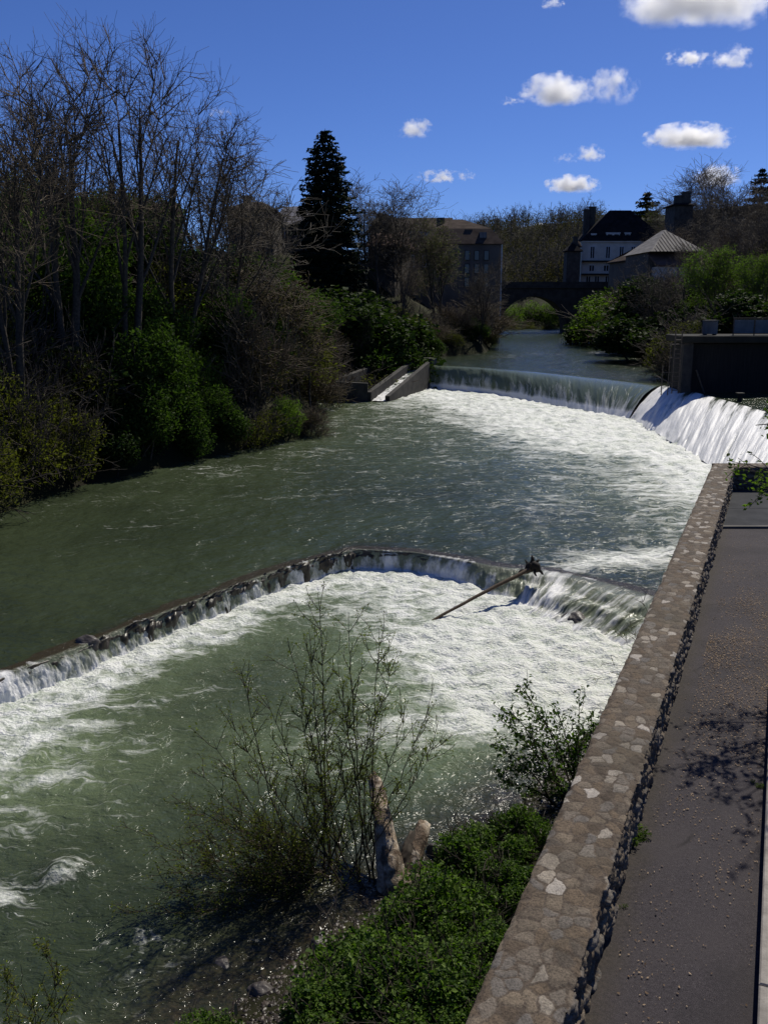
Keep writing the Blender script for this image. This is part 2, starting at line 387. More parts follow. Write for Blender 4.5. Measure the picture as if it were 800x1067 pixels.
def ground_h(x, y):
    d, ins = poly_dist(x, y, RIVER); s = np.where(ins, -d, d)
    zw = 0.3 + (Z_UP - 0.5) * sstep(50, 80, y)
    soft = np.exp(-((y - 80) / 12.0) ** 2); left = zw + 9.2 * sstep(0, 17 + 12 * soft, s) + 1.2 * sstep(0, 1.5, s) + np.clip(s - 14, 0, 400) * 0.012
    right = zw + 3.0 * sstep(0, 6, s) + np.clip(s - 5, 0, 95) * 0.33 + np.clip(s - 100, 0, 900) * 0.05
    near = -0.05 + np.minimum(0.22 * s, 1.0)
    cx = np.interp(y, [-20, 30, 60, 105, 165, 205, 245, 285], [-10, 0, 6, 18, 27, 30, 25, 5])
    hw = 3 + 60 * sstep(240, 340, y)
    rt = sstep(-1, 1, (x - cx) / hw)
    h = left * (1 - rt) + right * rt
    w = (1 - sstep(26, 40, y)) * sstep(-8, -4, x)
    h = h * (1 - w) + near * w
    far = 7 * sstep(285, 400, y) + 14 * sstep(420, 800, y)
    h = np.maximum(h, h * 0.5 + far)
    h = h + np.where(s > 2, fbm(x * 0.06, y * 0.06, o=3) * np.clip(s - 2, 0, 12) * 0.06, 0)
    bedh = np.interp(y, [-20, 27, 40, 62, 86, 94], [-0.9, -0.9, -0.4, -0.3, -0.3, 1.2]) - 0.3
    return np.where(s > 0, h, np.maximum(bedh, np.where(y < 86, 0.45, zw) + s * 0.22 - 0.1) * (1 - w) + w * np.maximum(-1.1, -0.05 + 0.16 * s)), s
def ground_z(x, y):
    h, s = ground_h(np.array([float(x)]), np.array([float(y)])); return float(h[0])
gx = np.concatenate([np.linspace(-1800, -150, 16)[:-1], np.linspace(-150, -45, 24)[:-1], np.linspace(-45, -6, 60)[:-1], np.linspace(-6, 12, 90)[:-1], np.linspace(12, 60, 70)[:-1], np.linspace(60, 220, 40)[:-1], np.linspace(220, 1800, 16)])
gy = np.concatenate([np.linspace(-200, 4, 14)[:-1], np.linspace(4, 28, 110)[:-1], np.linspace(28, 110, 100)[:-1], np.linspace(110, 320, 90)[:-1], np.linspace(320, 800, 30)[:-1], np.linspace(800, 2600, 10)])
GX, GY = np.meshgrid(gx, gy, indexing='ij'); GH, GS = ground_h(GX, GY)
kind(link('ground', mesh('ground', np.stack([GX, GY, GH], -1).reshape(-1, 3), [grid_faces(len(gx), len(gy))], M['soil'], True)), 'structure')

# ------------------------------------------------------------------ water surfaces
def zpts(L, z): return np.array([at_z(x, y, z)[:2] for x, y in L])
LC = zpts([(-60, 727), (0, 705), (85, 674), (130, 655), (200, 628), (280, 598), (340, 580), (372, 573), (430, 576), (480, 584), (520, 592), (556, 594), (596, 600), (636, 610), (720, 634)], Z_MID)
_t = np.gradient(LC, axis=0); _t /= np.linalg.norm(_t, axis=1)[:, None]; _n = np.stack([_t[:, 1], -_t[:, 0]], 1)
LB = LC + _n * np.array([.26, .26, .24, .2, .18, .16, .16, .2, .26, .36, .75, 1.7, 2.3, 2.4, 2.2])[:, None]
LC = np.vstack([[-22, -4], LC]); LB = np.vstack([[-21.5, -4.3], LB])
UB = zpts([(436, 404), (442, 404), (500, 409), (560, 419), (620, 430), (655, 436)], Z_MID)
UC = zpts([(436, 380.5), (442, 381), (500, 384), (560, 389), (620, 395), (690, 403)], Z_UP)
RC = zpts([(690, 403), (730, 412), (770, 423), (800, 432)], Z_UP); RC = np.vstack([RC, RC[-1] + (RC[-1] - RC[-2]) * 4.2])
RB = zpts([(655, 436), (700, 461), (737, 484), (758, 505)], Z_MID); RB = np.vstack([RB, RB[-1] + np.array([0.9, -9.0])])

def waves(x, y, F, c):
    h = 0.022 * c * fbm(x * 1.3 / c, y * 1.1 / c, o=4) + 0.03 * c * fbm(x * 0.35 / c + 3, y * 0.3 / c, o=3)
    t = fbm(x * 2.0 / c + 40, y * 1.7 / c + 7, o=5)
    return h + F * c * (0.11 * t + 0.085 * np.abs(fbm(x * 0.9 / c + 5, y * 0.8 / c, o=3)))
def blob(x, y, px, py, z, rx, ry, rot=0.0, p=1.0):
    c = at_z(px, py, z); cr, sr = math.cos(rot), math.sin(rot)
    dx, dy = x - c[0], y - c[1]
    u = (dx * cr + dy * sr) / rx; v = (-dx * sr + dy * cr) / ry
    return np.exp(-(u * u + v * v) ** p)
# lower pool -------------------------------------------------------
lx = np.concatenate([np.linspace(-26, -14, 60)[:-1], np.linspace(-14, 8.5, 400)])
ly = np.concatenate([np.linspace(2, 7, 50)[:-1], np.linspace(7, 29.5, 380)])
X, Y = np.meshgrid(lx, ly, indexing='ij')
dB, _ = poly_dist(X, Y, LB, closed=False)
xpix = 400 + 960 * X / np.maximum(Y, 1)          # only used to measure along the weir
wl_, wr_ = 1.9, 6.4
wid = 1.45 + 3.6 * sstep(-3.0, 2.5, X) - 0.2 * sstep(4, 7, X)
Fl = 1.05 * np.exp(-(dB / wid) ** 2.2)
Fl += 0.62 * blob(X, Y, 470, 690, 0, 2.3, 2.9, 0.5) + 0.85 * blob(X, Y, 590, 700, 0, 1.9, 2.2, 0.4) + 0.5 * blob(X, Y, 540, 745, 0, 2.0, 1.2, 0.5)
Fl += 0.42 * blob(X, Y, 20, 790, 0, 2.0, 1.5, 0.9) + 0.95 * blob(X, Y, 68, 912, 0, 0.30, 0.24, 0.5) + 0.62 * blob(X, Y, 5, 940, 0, 0.4, 0.5, 0.5)
Fl += 0.25 * blob(X, Y, 150, 740, 0, 1.6, 0.35, 0.75) + 0.22 * blob(X, Y, 90, 800, 0, 1.8, 0.3, 0.8) + 0.25 * blob(X, Y, 30, 860, 0, 1.3, 0.5, 0.8)
Fl += 0.36 * blob(X, Y, 410, 760, 0, 2.2, 0.8, 0.5) + 0.24 * blob(X, Y, 240, 700, 0, 1.9, 0.5, 0.8)
Fl -= 0.45 * blob(X, Y, 235, 690, 0, 1.5, 0.75, 0.9) + 0.25 * blob(X, Y, 330, 680, 0, 1.3, 1.0, 0.4) + 0.3 * blob(X, Y, 480, 800, 0, 1.0, 0.8) + 0.2 * blob(X, Y, 500, 670, 0, 0.8, 0.35, 0.6)
_wx = 0.8 * fbm(X * 0.35, Y * 0.35 + 7, o=3); _wy = 0.8 * fbm(X * 0.35 + 11, Y * 0.35, o=3); _rd = 1 - np.abs(fbm((X + _wx) * 0.55, (Y + _wy) * 0.85, o=3))
Fl = Fl + 0.55 * (_rd - 0.78) * (0.25 + sstep(0.1, 0.6, Fl)) * sstep(0.3, 1.6, dB)
_fu = X * 0.82 - Y * 0.57; _fv = X * 0.57 + Y * 0.82
Fl = np.clip(0.76 * Fl + 0.31 + 0.24 * fbm(_fu * 1.3, _fv * 0.6, o=4) * (0.4 + Fl.clip(0, 1)) + 0.10 * fbm(X * 0.5, Y * 0.5, o=3), 0.0, 1.2)
Ml = np.clip(0.95 * np.exp(-(dB / (wid * 1.5)) ** 2) + 0.75 * blob(X, Y, 460, 710, 0, 3.2, 3.6, 0.5) + 0.75 * blob(X, Y, 10, 800, 0, 2.6, 2.2) + 0.35 * blob(X, Y, 330, 790, 0, 3, 1.5)
             + 0.03 + 0.2 * fbm(X * 0.4 + 9, Y * 0.4, o=3), 0, 1)
_, GSl = ground_h(X, Y)
Bl = sstep(-1.9, 0.1, GSl) * sstep(-9, -5, X) * (1 - sstep(15, 17.5, Y))
Zl = Z_LOW + waves(X, Y, np.clip(Fl - 0.2, 0, 1) * (1 - Bl), 0.9) * (1 - 0.75 * Bl)
Zl = Zl + 0.15 * np.clip(blob(X, Y, 68, 908, 0, 0.36, 0.3), 0, 1)
keep = (GSl < 0.9) | (Y > 15)
def masked(nu, nv, keepv):
    f = grid_faces(nu, nv); k = keepv.ravel(); return f[k[f].any(1)]
kind(link('water', mesh('water', np.stack([X, Y, Zl], -1).reshape(-1, 3), [masked(len(lx), len(ly), keep)], M['water_low'], True,
     {'foam': Fl, 'milk': Ml, 'bed': Bl})), 'structure')
# middle pool -------------------------------------------------------
def crest_y(x): return np.interp(x, LC[:, 0], LC[:, 1])
mx_ = np.concatenate([np.linspace(-48, -14, 60)[:-1], np.linspace(-14, 20, 300)[:-1], np.linspace(20, 30, 30)])
v_ = np.cumsum(np.concatenate([[0.0], np.geomspace(0.07, 0.42, 330)])); v_ = v_[v_ < 76]
X, V_ = np.meshgrid(mx_, v_, indexing='ij'); Y = crest_y(X) + V_
dU, _ = poly_dist(X, Y, UB, closed=False); dR, _ = poly_dist(X, Y, RB, closed=False)
Fm = 0.98 * np.exp(-(dU / (8.0 + 6 * sstep(2, 12, X))) ** 2.2) + 0.9 * np.exp(-(dR / 2.2) ** 2.0) + 0.22 * np.exp(-(dR / 6) ** 2)
Fm += 0.34 * np.exp(-(dU / 24) ** 2)
Fm += 0.75 * blob(X, Y, 640, 585, Z_MID, 2.1, 1.0, 0.15) + 0.45 * blob(X, Y, 690, 575, Z_MID, 2.2, 0.8, 0.1)
Fm += 0.16 * blob(X, Y, 240, 490, Z_MID, 8, 1.6, 0.95) + 0.14 * blob(X, Y, 120, 560, Z_MID, 6, 1.6, 0.95) + 0.16 * blob(X, Y, 640, 520, Z_MID, 5, 6)
Fm -= 0.14 * blob(X, Y, 120, 600, Z_MID, 6, 6) 
Fm = np.clip(0.82 * Fm + 0.27 + 0.22 * fbm(X * 0.45, Y * 0.22, o=4) * (0.3 + Fm.clip(0, 1)) + 0.08 * fbm(X * 0.2, Y * 0.2, o=3), 0, 1.15)
Mm = np.clip(0.6 * np.exp(-(dU / 20) ** 2) + 0.5 * np.exp(-(dR / 6) ** 2) + 0.08 + 0.12 * fbm(X * 0.15, Y * 0.15 + 4, o=3), 0, 1)
Bm = np.exp(-(V_ / 0.85) ** 2) * (0.95 - 0.35 * sstep(2, 5, X)) * (0.55 + 0.8 * fbm(X * 0.7, V_ * 0.8 + 3, o=3)).clip(0, 1.2)
Zm = Z_MID + waves(X, Y, np.clip(Fm - 0.15, 0, 1), 1.3) * sstep(-0.1, 1.2, V_)
kind(link('water', mesh('water', np.stack([X, Y, Zm], -1).reshape(-1, 3), [grid_faces(len(mx_), len(v_))], M['water_mid'], True,
     {'foam': Fm, 'milk': Mm, 'bed': Bm})), 'structure')
# upper river -------------------------------------------------------
ux = np.linspace(-4, 50, 230); uy = np.concatenate([np.linspace(30, 90, 220)[:-1], np.linspace(90, 290, 240)])
X, Y = np.meshgrid(ux, uy, indexing='ij')
lip = np.vstack([UC + np.array([0.35, 0.5]), RC[1:] + np.array([0.45, 0.1])])
up_poly = np.vstack([[[-6, lip[0][1]]], lip, [[60, lip[-1][1]]], [[60, 300]], [[-6, 300]]])
_, inU = poly_dist(X, Y, up_poly)
Fu = np.clip(0.16 + 0.22 * fbm(X * 0.12, Y * 0.05, o=3) + 0.22 * blob(X, Y, 560, 372, Z_UP, 9, 14) + 0.5 * blob(X, Y, 630, 368, Z_UP, 1.6, 3.5) + 0.2 * sstep(16, 22, X) * (Y < 60), 0, 0.8)
dlip, _ = poly_dist(X, Y, lip, closed=False)
Zu = Z_UP + waves(X, Y, np.clip(Fu - 0.1, 0, 1), 1.5) * sstep(0, 4, dlip)
kind(link('water', mesh('water', np.stack([X, Y, Zu], -1).reshape(-1, 3), [masked(len(ux), len(uy), inU)], M['water_up'], True,
     {'foam': Fu, 'milk': np.clip(0.1 + 0 * X, 0, 1), 'bed': np.zeros_like(X)})), 'structure')

# ------------------------------------------------------------------ weirs (concrete sill > sheet of falling water)
def resample(P, n):
    P = np.asarray(P, float); s = np.concatenate([[0], np.cumsum(np.linalg.norm(np.diff(P, axis=0), axis=1))])
    # smooth the corners a little
    t = np.linspace(0, s[-1], n); return np.stack([np.interp(t, s, P[:, i]) for i in range(2)], 1), t
def pairline(C, B, n):
    C = np.asarray(C); B = np.asarray(B)
    s = np.concatenate([[0], np.cumsum(np.linalg.norm(np.diff(C, axis=0), axis=1))]); t = np.linspace(0, s[-1], n)
    k = max(3, int(n * 0.25 / max(t[-1] * 0.5, 1))) | 1
    def f(P):
        Q = np.stack([np.interp(t, s, P[:, i]) for i in range(2)], 1)
        pad = np.concatenate([np.repeat(Q[:1], k // 2, 0), Q, np.repeat(Q[-1:], k // 2, 0)])
        return np.stack([np.convolve(pad[:, i], np.ones(k) / k, 'valid') for i in range(2)], 1)
    return f(C), f(B), t
def curtain(name, C, B, zt, zb, n, m, rows, back, amp, foamf, parent, us, expo=1.8, lift=0.02, rowpow=1.0, ampx=0.0):
    c, b, t = pairline(C, B, n)
    vv = np.concatenate([np.linspace(-1, 0, 8)[:-1], np.linspace(0, 1.0, rows) ** rowpow])
    U, Vv = np.meshgrid(t, vv, indexing='ij'); pos = np.clip(Vv, 0, 1); neg = np.clip(-Vv, 0, 1)
    up = c - b; up /= np.linalg.norm(up, axis=1)[:, None] + 1e-9
    xy = c[:, None, :] + (b - c)[:, None, :] * (pos ** 0.9)[..., None] + up[:, None, :] * (neg * back)[..., None]
    drop = zt + 0.1 - zb
    z = zt + lift - drop * pos ** expo
    st = fbm(U * us, pos * 1.3 + 5, o=4); st2 = fbm(U * us * 2.7 + 9, pos * 3 + 1, o=3)
    a = amp * sstep(0.0, 0.5, pos) * (1 + ampx * sstep(3.0, 4.2, xy[..., 0]))
    z = z + 0.35 * ampx * amp * np.sin(pos * 15 + 3 * fbm(U * 0.9, pos * 2)) * sstep(3.0, 4.2, xy[..., 0]) * pos * (1 - pos) * 4
    xy = xy - up[:, None, :] * (a * (st + 0.5 * st2))[..., None]
    z = z + a * 0.5 * st - lift * 0.8 * neg
    foam = foamf(U, Vv, st, xy)
    me = mesh(name, np.concatenate([xy, z[..., None]], -1).reshape(-1, 3), [grid_faces(n, len(vv))], m, True, {'foam': foam, 'fu': U, 'fv': np.clip(Vv, -1, 1)})
    return link(name, me, parent)
def sill(name, C, z, h, w, amp, label, n=400, top=0.06, seed=0, ampf=None):
    c, _, t = pairline(C, C, n)
    tg = np.gradient(c, axis=0); tg /= np.linalg.norm(tg, axis=1)[:, None]; nr = np.stack([tg[:, 1], -tg[:, 0]], 1)
    prof = [(w * 0.8, z - h), (w * 0.5, z - 0.12), (w * 0.2, z - top), (-w * 0.3, z - top), (-w, z - 0.35), (-w, z - h)]
    prof = np.array([np.array([np.interp(s, np.arange(6), [p[i] for p in prof]) for i in range(2)]) for s in np.linspace(0, 5, 26)])
    U, K = np.meshgrid(t, np.arange(26), indexing='ij')
    A = amp if ampf is None else amp * ampf(c[:, 0])[:, None]
    dn = A * fbm(U * 2.2 + seed, K * 0.35, o=4)
    P = c[:, None, :] + nr[:, None, :] * (prof[None, :, 0] + dn * 0.6)[..., None]
    Z = prof[None, :, 1] + dn
    o = link(name, mesh(name, np.concatenate([P, Z[..., None]], -1).reshape(-1, 3), [grid_faces(n, 26)], M['concrete_wet'], True))
    return tag(o, label, 'weir')
low_weir = sill('weir', LC, Z_MID, 1.1, 0.16, 0.15, 'low curved weir of rough dark stone crossing the near river', 1700, 0.02,
                ampf=lambda x: 0.35 + 0.9 * sstep(-6.8, -6, x) * (1 - sstep(-1.4, -0.6, x)))
def f_low(U, V, st, xy):
    x = xy[..., 0]
    e = 0.36 + 0.2 * sstep(0, 0.8, V) + 0.32 * fbm(U * 0.6 + 3, V * 0 + 1, o=4) + 0.26 * st + 0.06 * sstep(3.1, 4.2, x) + sstep(3.1, 4.2, x) * 0.25 * fbm(U * 1.6, V * 2.2, o=3) + 0.1 * fbm(U * 1.1, V * 0 + 2, o=2)
    e = e + 0.12 * (1 - sstep(-7, -6.4, x))
    glassy = sstep(-0.9, -0.5, x) * (1 - sstep(2.0, 3.2, x))
    e = e + 0.05 * glassy + 0.3 * sstep(0.75, 1, V) - 0.25 * sstep(-0.1, -0.6, V)
    return np.clip(e, 0, 1)
curtain('water_curtain', LC, LB, Z_MID, Z_LOW, 2900, M['fall_low'], 40, 0.5, 0.045, f_low, low_weir, 3.0, expo=1.3, ampx=2.6)
up_weir = sill('weir', UC, Z_UP, 2.2, 0.4, 0.02, 'long straight weir under a smooth green sheet of falling water', 200, 0.12)
curtain('water_curtain', UC, UB, Z_UP, Z_MID, 420, M['fall_glass'], 26, 1.4, 0.10,
        lambda U, V, st, xy: np.clip(0.28 + 0.22 * sstep(0.1, 0.9, V) + 0.10 * st + 0.5 * sstep(0.84, 1.0, V) - 0.5 * (1 - sstep(0.0, 0.25, V)), 0, 1), up_weir, 0.8, expo=2.0, lift=0.10)
side_weir = sill('weir', RC, Z_UP, 2.2, 0.4, 0.04, 'sloping side weir covered in white tumbling water beyond the path', 160, 0.12)
curtain('water_curtain', RC, RB, Z_UP, Z_MID, 420, M['fall_white'], 40, 1.0, 0.22,
        lambda U, V, st, xy: np.clip(0.66 + 0.15 * sstep(0, 0.5, V) + 0.34 * st - 0.7 * (1 - sstep(-0.35, 0.12, V)), 0, 1), side_weir, 1.0, expo=1.4, lift=0.10)
# ------------------------------------------------------------------ stone parapet and terrace
def make_stone(name, tone=1.0):
    q = N(name); rid = q.at('rid'); e = q.at('edge'); v = q.co()
    n1 = q.noise(v, 7, 6, 0.65); n2 = q.noise(v, 55, 5, 0.7); n3 = q.noise(v, 1.1, 4)
    T = lambda c: tuple(k * tone for k in c)
    st = q.ramp(rid, [(0.0, T((0.088, 0.066, 0.047))), (0.2, T((0.155, 0.115, 0.077))), (0.4, T((0.108, 0.088, 0.068))), (0.6, T((0.190, 0.150, 0.106))), (0.82, T((0.145, 0.130, 0.115))), (0.88, T((0.32, 0.275, 0.215))), (1.0, T((0.42, 0.38, 0.33)))])
    st = q.mix(0.75, st, q.ramp(n1, [(0.3, 0.55), (0.55, 1.0), (0.75, 1.15)]), 'MULTIPLY')
    mo = q.ramp(n1, [(0.3, T((0.066, 0.050, 0.037))), (0.7, T((0.135, 0.105, 0.078)))])
    c = q.mix(q.ramp(e, [(0.07, 0.0), (0.17, 1.0)]), mo, st)
    c = q.mix(0.8, c, q.ramp(n2, [(0.34, 0.35), (0.5, 0.95), (0.66, 1.35)]), 'MULTIPLY')
    c = q.mix(q.ramp(n3, [(0.52, 0.0), (0.72, 0.55)]), c, T((0.075, 0.064, 0.045)))     # lichen and damp patches
    b = q.bump(n2, 0.7, 0.012); b = q.bump(n1, 0.6, 0.03, b)
    return q.set(c, 0.88, b, Specular_IOR_Level=0.25)
M['parapet_stone'] = make_stone('parapet_stone')
def parapet(name, p0, ax, nrm, a_list, width, z_top, z_left, z_right, label, seed):
    # cross-section: up the river face, over the flat top, down the path face
    hl, hr = z_top - z_left, z_top - z_right
    tt = np.concatenate([np.linspace(0, hl, 26)[:-1], hl + np.linspace(0, width, 48)[:-1], hl + width + np.linspace(0, hr, 42)])
    U, T = np.meshgrid(a_list, tt, indexing='ij')
    top = (T >= hl) & (T <= hl + width); lf = T < hl; rf = T > hl + width
    n = np.where(lf, 0, np.where(rf, width, T - hl)); z = np.where(lf, z_left + T, np.where(rf, z_top - (T - hl - width), z_top))
    wu, wv = 0.045 * fbm(U * 5 + seed, T * 5, o=3), 0.045 * fbm(U * 5 + 30, T * 5 + seed, o=3)
    d1, d2, rid = voronoi((U + wu) * 6.4 + seed * 3, (T + wv) * 8.2 + seed)
    f1, f2, rif = voronoi((U + wu) * 3.8 + seed * 3, (T + wv) * 11.0 + seed)
    rid = np.where(top, rid, rif * 0.85); edge = np.where(top, d2 - d1, f2 - f1)
    round_ = sstep(0.0, 0.3, edge)
    disp = np.where(top, 0.006 * round_ + 0.006 * fbm(U * 9, T * 9, o=3) + 0.010 * fbm(U * 0.8, T * 1.3 + 5, o=2), 0.055 * round_ * (0.3 + rid) + 0.012 * fbm(U * 12, T * 12, o=3) - 0.03)
    # worn arrises
    cl = np.abs(T - hl); cr = np.abs(T - hl - width); c = np.minimum(cl, cr)
    chip = -0.022 * np.exp(-(c / 0.03) ** 2) * (1 + 0.9 * fbm(U * 6, T * 0 + seed, o=3))
    nd = np.where(lf, -1.0, np.where(rf, 1.0, 0.0)); zd = np.where(top, 1.0, 0.0)
    n = n + nd * (disp + chip) ; z = z + zd * (disp + chip)
    edgewob = 0.013 * fbm(U * 2.6, 0 * T + 2 + seed, o=5)
    n = n + np.where(rf | (T > hl + width - 0.02), edgewob + np.where(rf, 0.02 * fbm(U * 7, T * 3, o=2), 0), 0)
    n = n - np.where(lf | (T < hl + 0.02), 0.022 * fbm(U * 2.4 + 40, 0 * T + seed, o=5), 0)
    P = p0[None, None, :] + ax[None, None, :] * U[..., None] + nrm[None, None, :] * n[..., None]
    me = mesh(name, np.concatenate([P, z[..., None]], -1).reshape(-1, 3), [grid_faces(len(a_list), len(tt))], M['parapet_stone'], True, {'rid': rid, 'edge': edge})
    return tag(link(name, me), label, 'wall')
WW = 0.58
A_END = 22.26
alist = np.concatenate([np.linspace(-3, 0, 80)[:-1], np.linspace(0, 7, 560)[:-1], np.linspace(7, A_END, 760)])
parapet('stone_wall', WP, WA, WN, alist, WW, Z_WALL, -0.6, Z_PATH - 0.05, 'long low parapet of brown rubble stone between the river and the asphalt path', 1)
# cross wall: flat top a hair above so the two tops never share a plane
cw0 = wl(A_END, 0) + np.array([-0.02, 0.02])
parapet('stone_wall', cw0 + np.array([0.0, -0.0]), np.array([1.0, 0.0]), np.array([0.0, -1.0]), np.linspace(0.0, 9, 420), 0.60, Z_WALL + 0.006, -0.6, Z_PATH - 0.05,
        'short stone wall closing off the far end of the asphalt path', 5)

def make_asphalt():
    q = N('asphalt'); v = q.co(); n = q.noise(v, 140, 3, 0.7); n2 = q.noise(v, 1.2, 5); n3 = q.noise(v, 32, 4, 0.7)
    vo = q.n('ShaderNodeTexVoronoi'); q.l(v, vo.inputs['Vector']); vo.inputs['Scale'].default_value = 120
    c = q.ramp(n3, [(0.3, (0.034, 0.029, 0.033)), (0.7, (0.070, 0.061, 0.066))])
    c = q.mix(0.95, c, q.ramp(n, [(0.38, 0.25), (0.5, 0.9), (0.62, 1.7)]), 'MULTIPLY')
    c = q.mix(q.ramp(vo.outputs['Color'], [(0.86, 0.0), (0.95, 0.55)]), c, (0.16, 0.145, 0.14))
    c = q.mix(q.ramp(n2, [(0.42, 0.0), (0.62, 0.5)]), c, (0.066, 0.057, 0.058))
    wv = q.n('ShaderNodeVectorMath', operation='MULTIPLY_ADD'); wn_ = q.n('ShaderNodeTexNoise'); q.l(v, wn_.inputs['Vector']); wn_.inputs['Scale'].default_value = 1.7; wn_.inputs['Detail'].default_value = 5
    q.l(wn_.outputs['Color'], wv.inputs[0]); wv.inputs[1].default_value = (0.7, 0.7, 0.0); q.l(v, wv.inputs[2])
    vc = q.n('ShaderNodeTexVoronoi', feature='DISTANCE_TO_EDGE'); q.l(wv.outputs[0], vc.inputs['Vector']); vc.inputs['Scale'].default_value = 0.42
    crack = q.math('MULTIPLY', q.math('SUBTRACT', 1.0, q.math('MULTIPLY', vc.outputs[0], 110.0), clamp=True), q.ramp(q.noise(v, 0.9, 3), [(0.45, 0.0), (0.6, 0.75)]))
    c = q.mix(crack, c, (0.012, 0.011, 0.011))
    stain = q.ramp(q.noise(v, 0.55, 5, 0.6), [(0.5, 0.0), (0.56, 0.35), (0.7, 0.5)]); c = q.mix(stain, c, (0.028, 0.025, 0.027))
    sp = q.n('ShaderNodeSeparateXYZ'); q.l(v, sp.inputs[0])
    dn = q.math('ADD', q.math('MULTIPLY', sp.outputs[0], 0.9206), q.math('MULTIPLY', sp.outputs[1], -0.3905)); dn = q.math('SUBTRACT', dn, 0.55 * 0.9206 - 5.08 * 0.3905 + 0.58)
    grime = q.math('SUBTRACT', q.math('MULTIPLY_ADD', q.noise(v, 3.2, 5, 0.65), 0.9, 0.12), q.math('MULTIPLY', dn, 2.4), clamp=True)
    c = q.mix(q.math('MULTIPLY', grime, 0.9, clamp=True), c, q.ramp(n3, [(0.35, (0.030, 0.028, 0.016)), (0.65, (0.075, 0.058, 0.038))]))
    return q.set(c, 0.9, q.bump(n, 0.9, 0.008, q.bump(n3, 0.4, 0.01)), Specular_IOR_Level=0.25)
M['asphalt'] = make_asphalt()
KN = 1.742
def quad_sheet(name, pts, z, m):
    return mesh(name, [(p[0], p[1], z) for p in pts], [np.array([list(range(len(pts)))])], m)
b = MB(); b.prism([wl(-12, WW - 0.25), wl(A_END + 0.2, WW - 0.25), (20, 24.6), (20, -8)], -1.0, Z_PATH - 0.02)
kind(b.build('terrace', M['soil']), 'structure')
kind(link('path', quad_sheet('path', [wl(-4, WW - 0.2), wl(A_END - 0.4, WW - 0.2), (18, 24.75), (18, 5), wl(-4, 3)], Z_PATH, M['asphalt'])), 'structure')
# slab landing at the far end
def make_slate():
    q = N('landing_slab'); v = q.co(); n = q.noise(v, 2.0, 5); n2 = q.noise(v, 40, 4)
    c = q.ramp(n, [(0.3, (0.035, 0.037, 0.042)), (0.7, (0.062, 0.064, 0.070))])
    return q.set(q.mix(0.4, c, q.ramp(n2, [(0.3, 0.6), (0.7, 1.1)]), 'MULTIPLY'), 0.9, q.bump(n2, 0.3, 0.005), Specular_IOR_Level=0.1)
M['slab'] = make_slate()
xw = lambda y: wl((y - 5.08 + 0.3905 * (WW + .03)) / 0.9206, WW + 0.03)[0]
lb_ = MB()
for y0, y1 in ((20.75, 22.55), (22.57, 24.75)):
    V = [(xw(y0), y0), (13.6, y0), (13.6, y1), (xw(y1), y1)]; lb_.prism(V, Z_PATH - 0.04, Z_PATH + 0.035)
lo = kind(lb_.build('landing', M['slab']), 'structure')
eb = MB(); eb.prism([(xw(20.62), 20.62), (13.6, 20.62), (13.6, 20.745), (xw(20.74), 20.745)], Z_PATH - 0.04, Z_PATH + 0.05)
kind(eb.build('landing_edge', M['concrete'], None), 'structure')
# coping at the right of the path, one stone longer than the other
def make_coping():
    q = N('coping_stone'); v = q.co(); n = q.noise(v, 5, 6, 0.65); n2 = q.noise(v, 70, 4, 0.7)
    c = q.ramp(n, [(0.3, (0.20, 0.18, 0.155)), (0.6, (0.34, 0.31, 0.27)), (0.8, (0.40, 0.37, 0.33))])
    return q.set(q.mix(0.5, c, q.ramp(n2, [(0.3, 0.6), (0.65, 1.1)]), 'MULTIPLY'), 0.85, q.bump(n2, 0.5, 0.006, q.bump(n, 0.4, 0.02)))
M['coping'] = make_coping()
kb = thing('kerb_wall', 'pale smooth stone coping along the right edge of the asphalt path', 'wall')
def ori_box(mb, a0, a1, n0, n1, z0, z1, bev=0.012):
    s = MB(); s.box(a0, a1, n0, n1, z0, z1, bev)
    V = s.V[0]; V = np.concatenate([(WP + WA * V[:, :1] + WN * V[:, 1:2]), V[:, 2:]], 1)
    mb.add(V, [tuple(reversed(f)) for f in s.Fq[0].tolist()])
for a0, a1 in ((-2.5, 1.6), (1.612, 4.9), (4.912, 8.2), (8.212, 12.2)):
    m_ = MB(); ori_box(m_, a0, a1, KN, KN + 0.42, Z_PATH + 0.12, Z_PATH + 0.2, 0.012); m_.build('coping_stone', M['coping'], kb)
m_ = MB(); ori_box(m_, -2.5, 12.2, KN + 0.03, KN + 0.4, Z_PATH - 0.05, Z_PATH + 0.118); m_.build('wall_face', M['concrete_dark'], kb)

# ------------------------------------------------------------------ foliage builders
def leaves_quads(C, size, rng, up=0.25, asp=0.5, fold=True):
    """diamond leaves at C with random directions; size per leaf"""
    n = len(C); d = rng.normal(size=(n, 3)); d[:, 2] = d[:, 2] * 0.6 - 0.1; d /= np.linalg.norm(d, axis=1)[:, None]
    u = rng.normal(size=(n, 3)); u[:, 2] += up * 4; s = np.cross(d, u); s /= np.linalg.norm(s, axis=1)[:, None] + 1e-9
    nn = np.cross(s, d)
    size = np.broadcast_to(np.asarray(size, float), (n,))[:, None]
    a = C - d * size * 0.5; b_ = C + s * size * asp * 0.5 + nn * size * (0.10 if fold else 0); c = C + d * size * 0.5 - nn * size * 0.06; e = C - s * size * asp * 0.5 + nn * size * (0.10 if fold else 0)
    V = np.stack([a, b_, c, e], 1).reshape(-1, 3); Q = np.arange(4 * n).reshape(n, 4)
    return V, Q
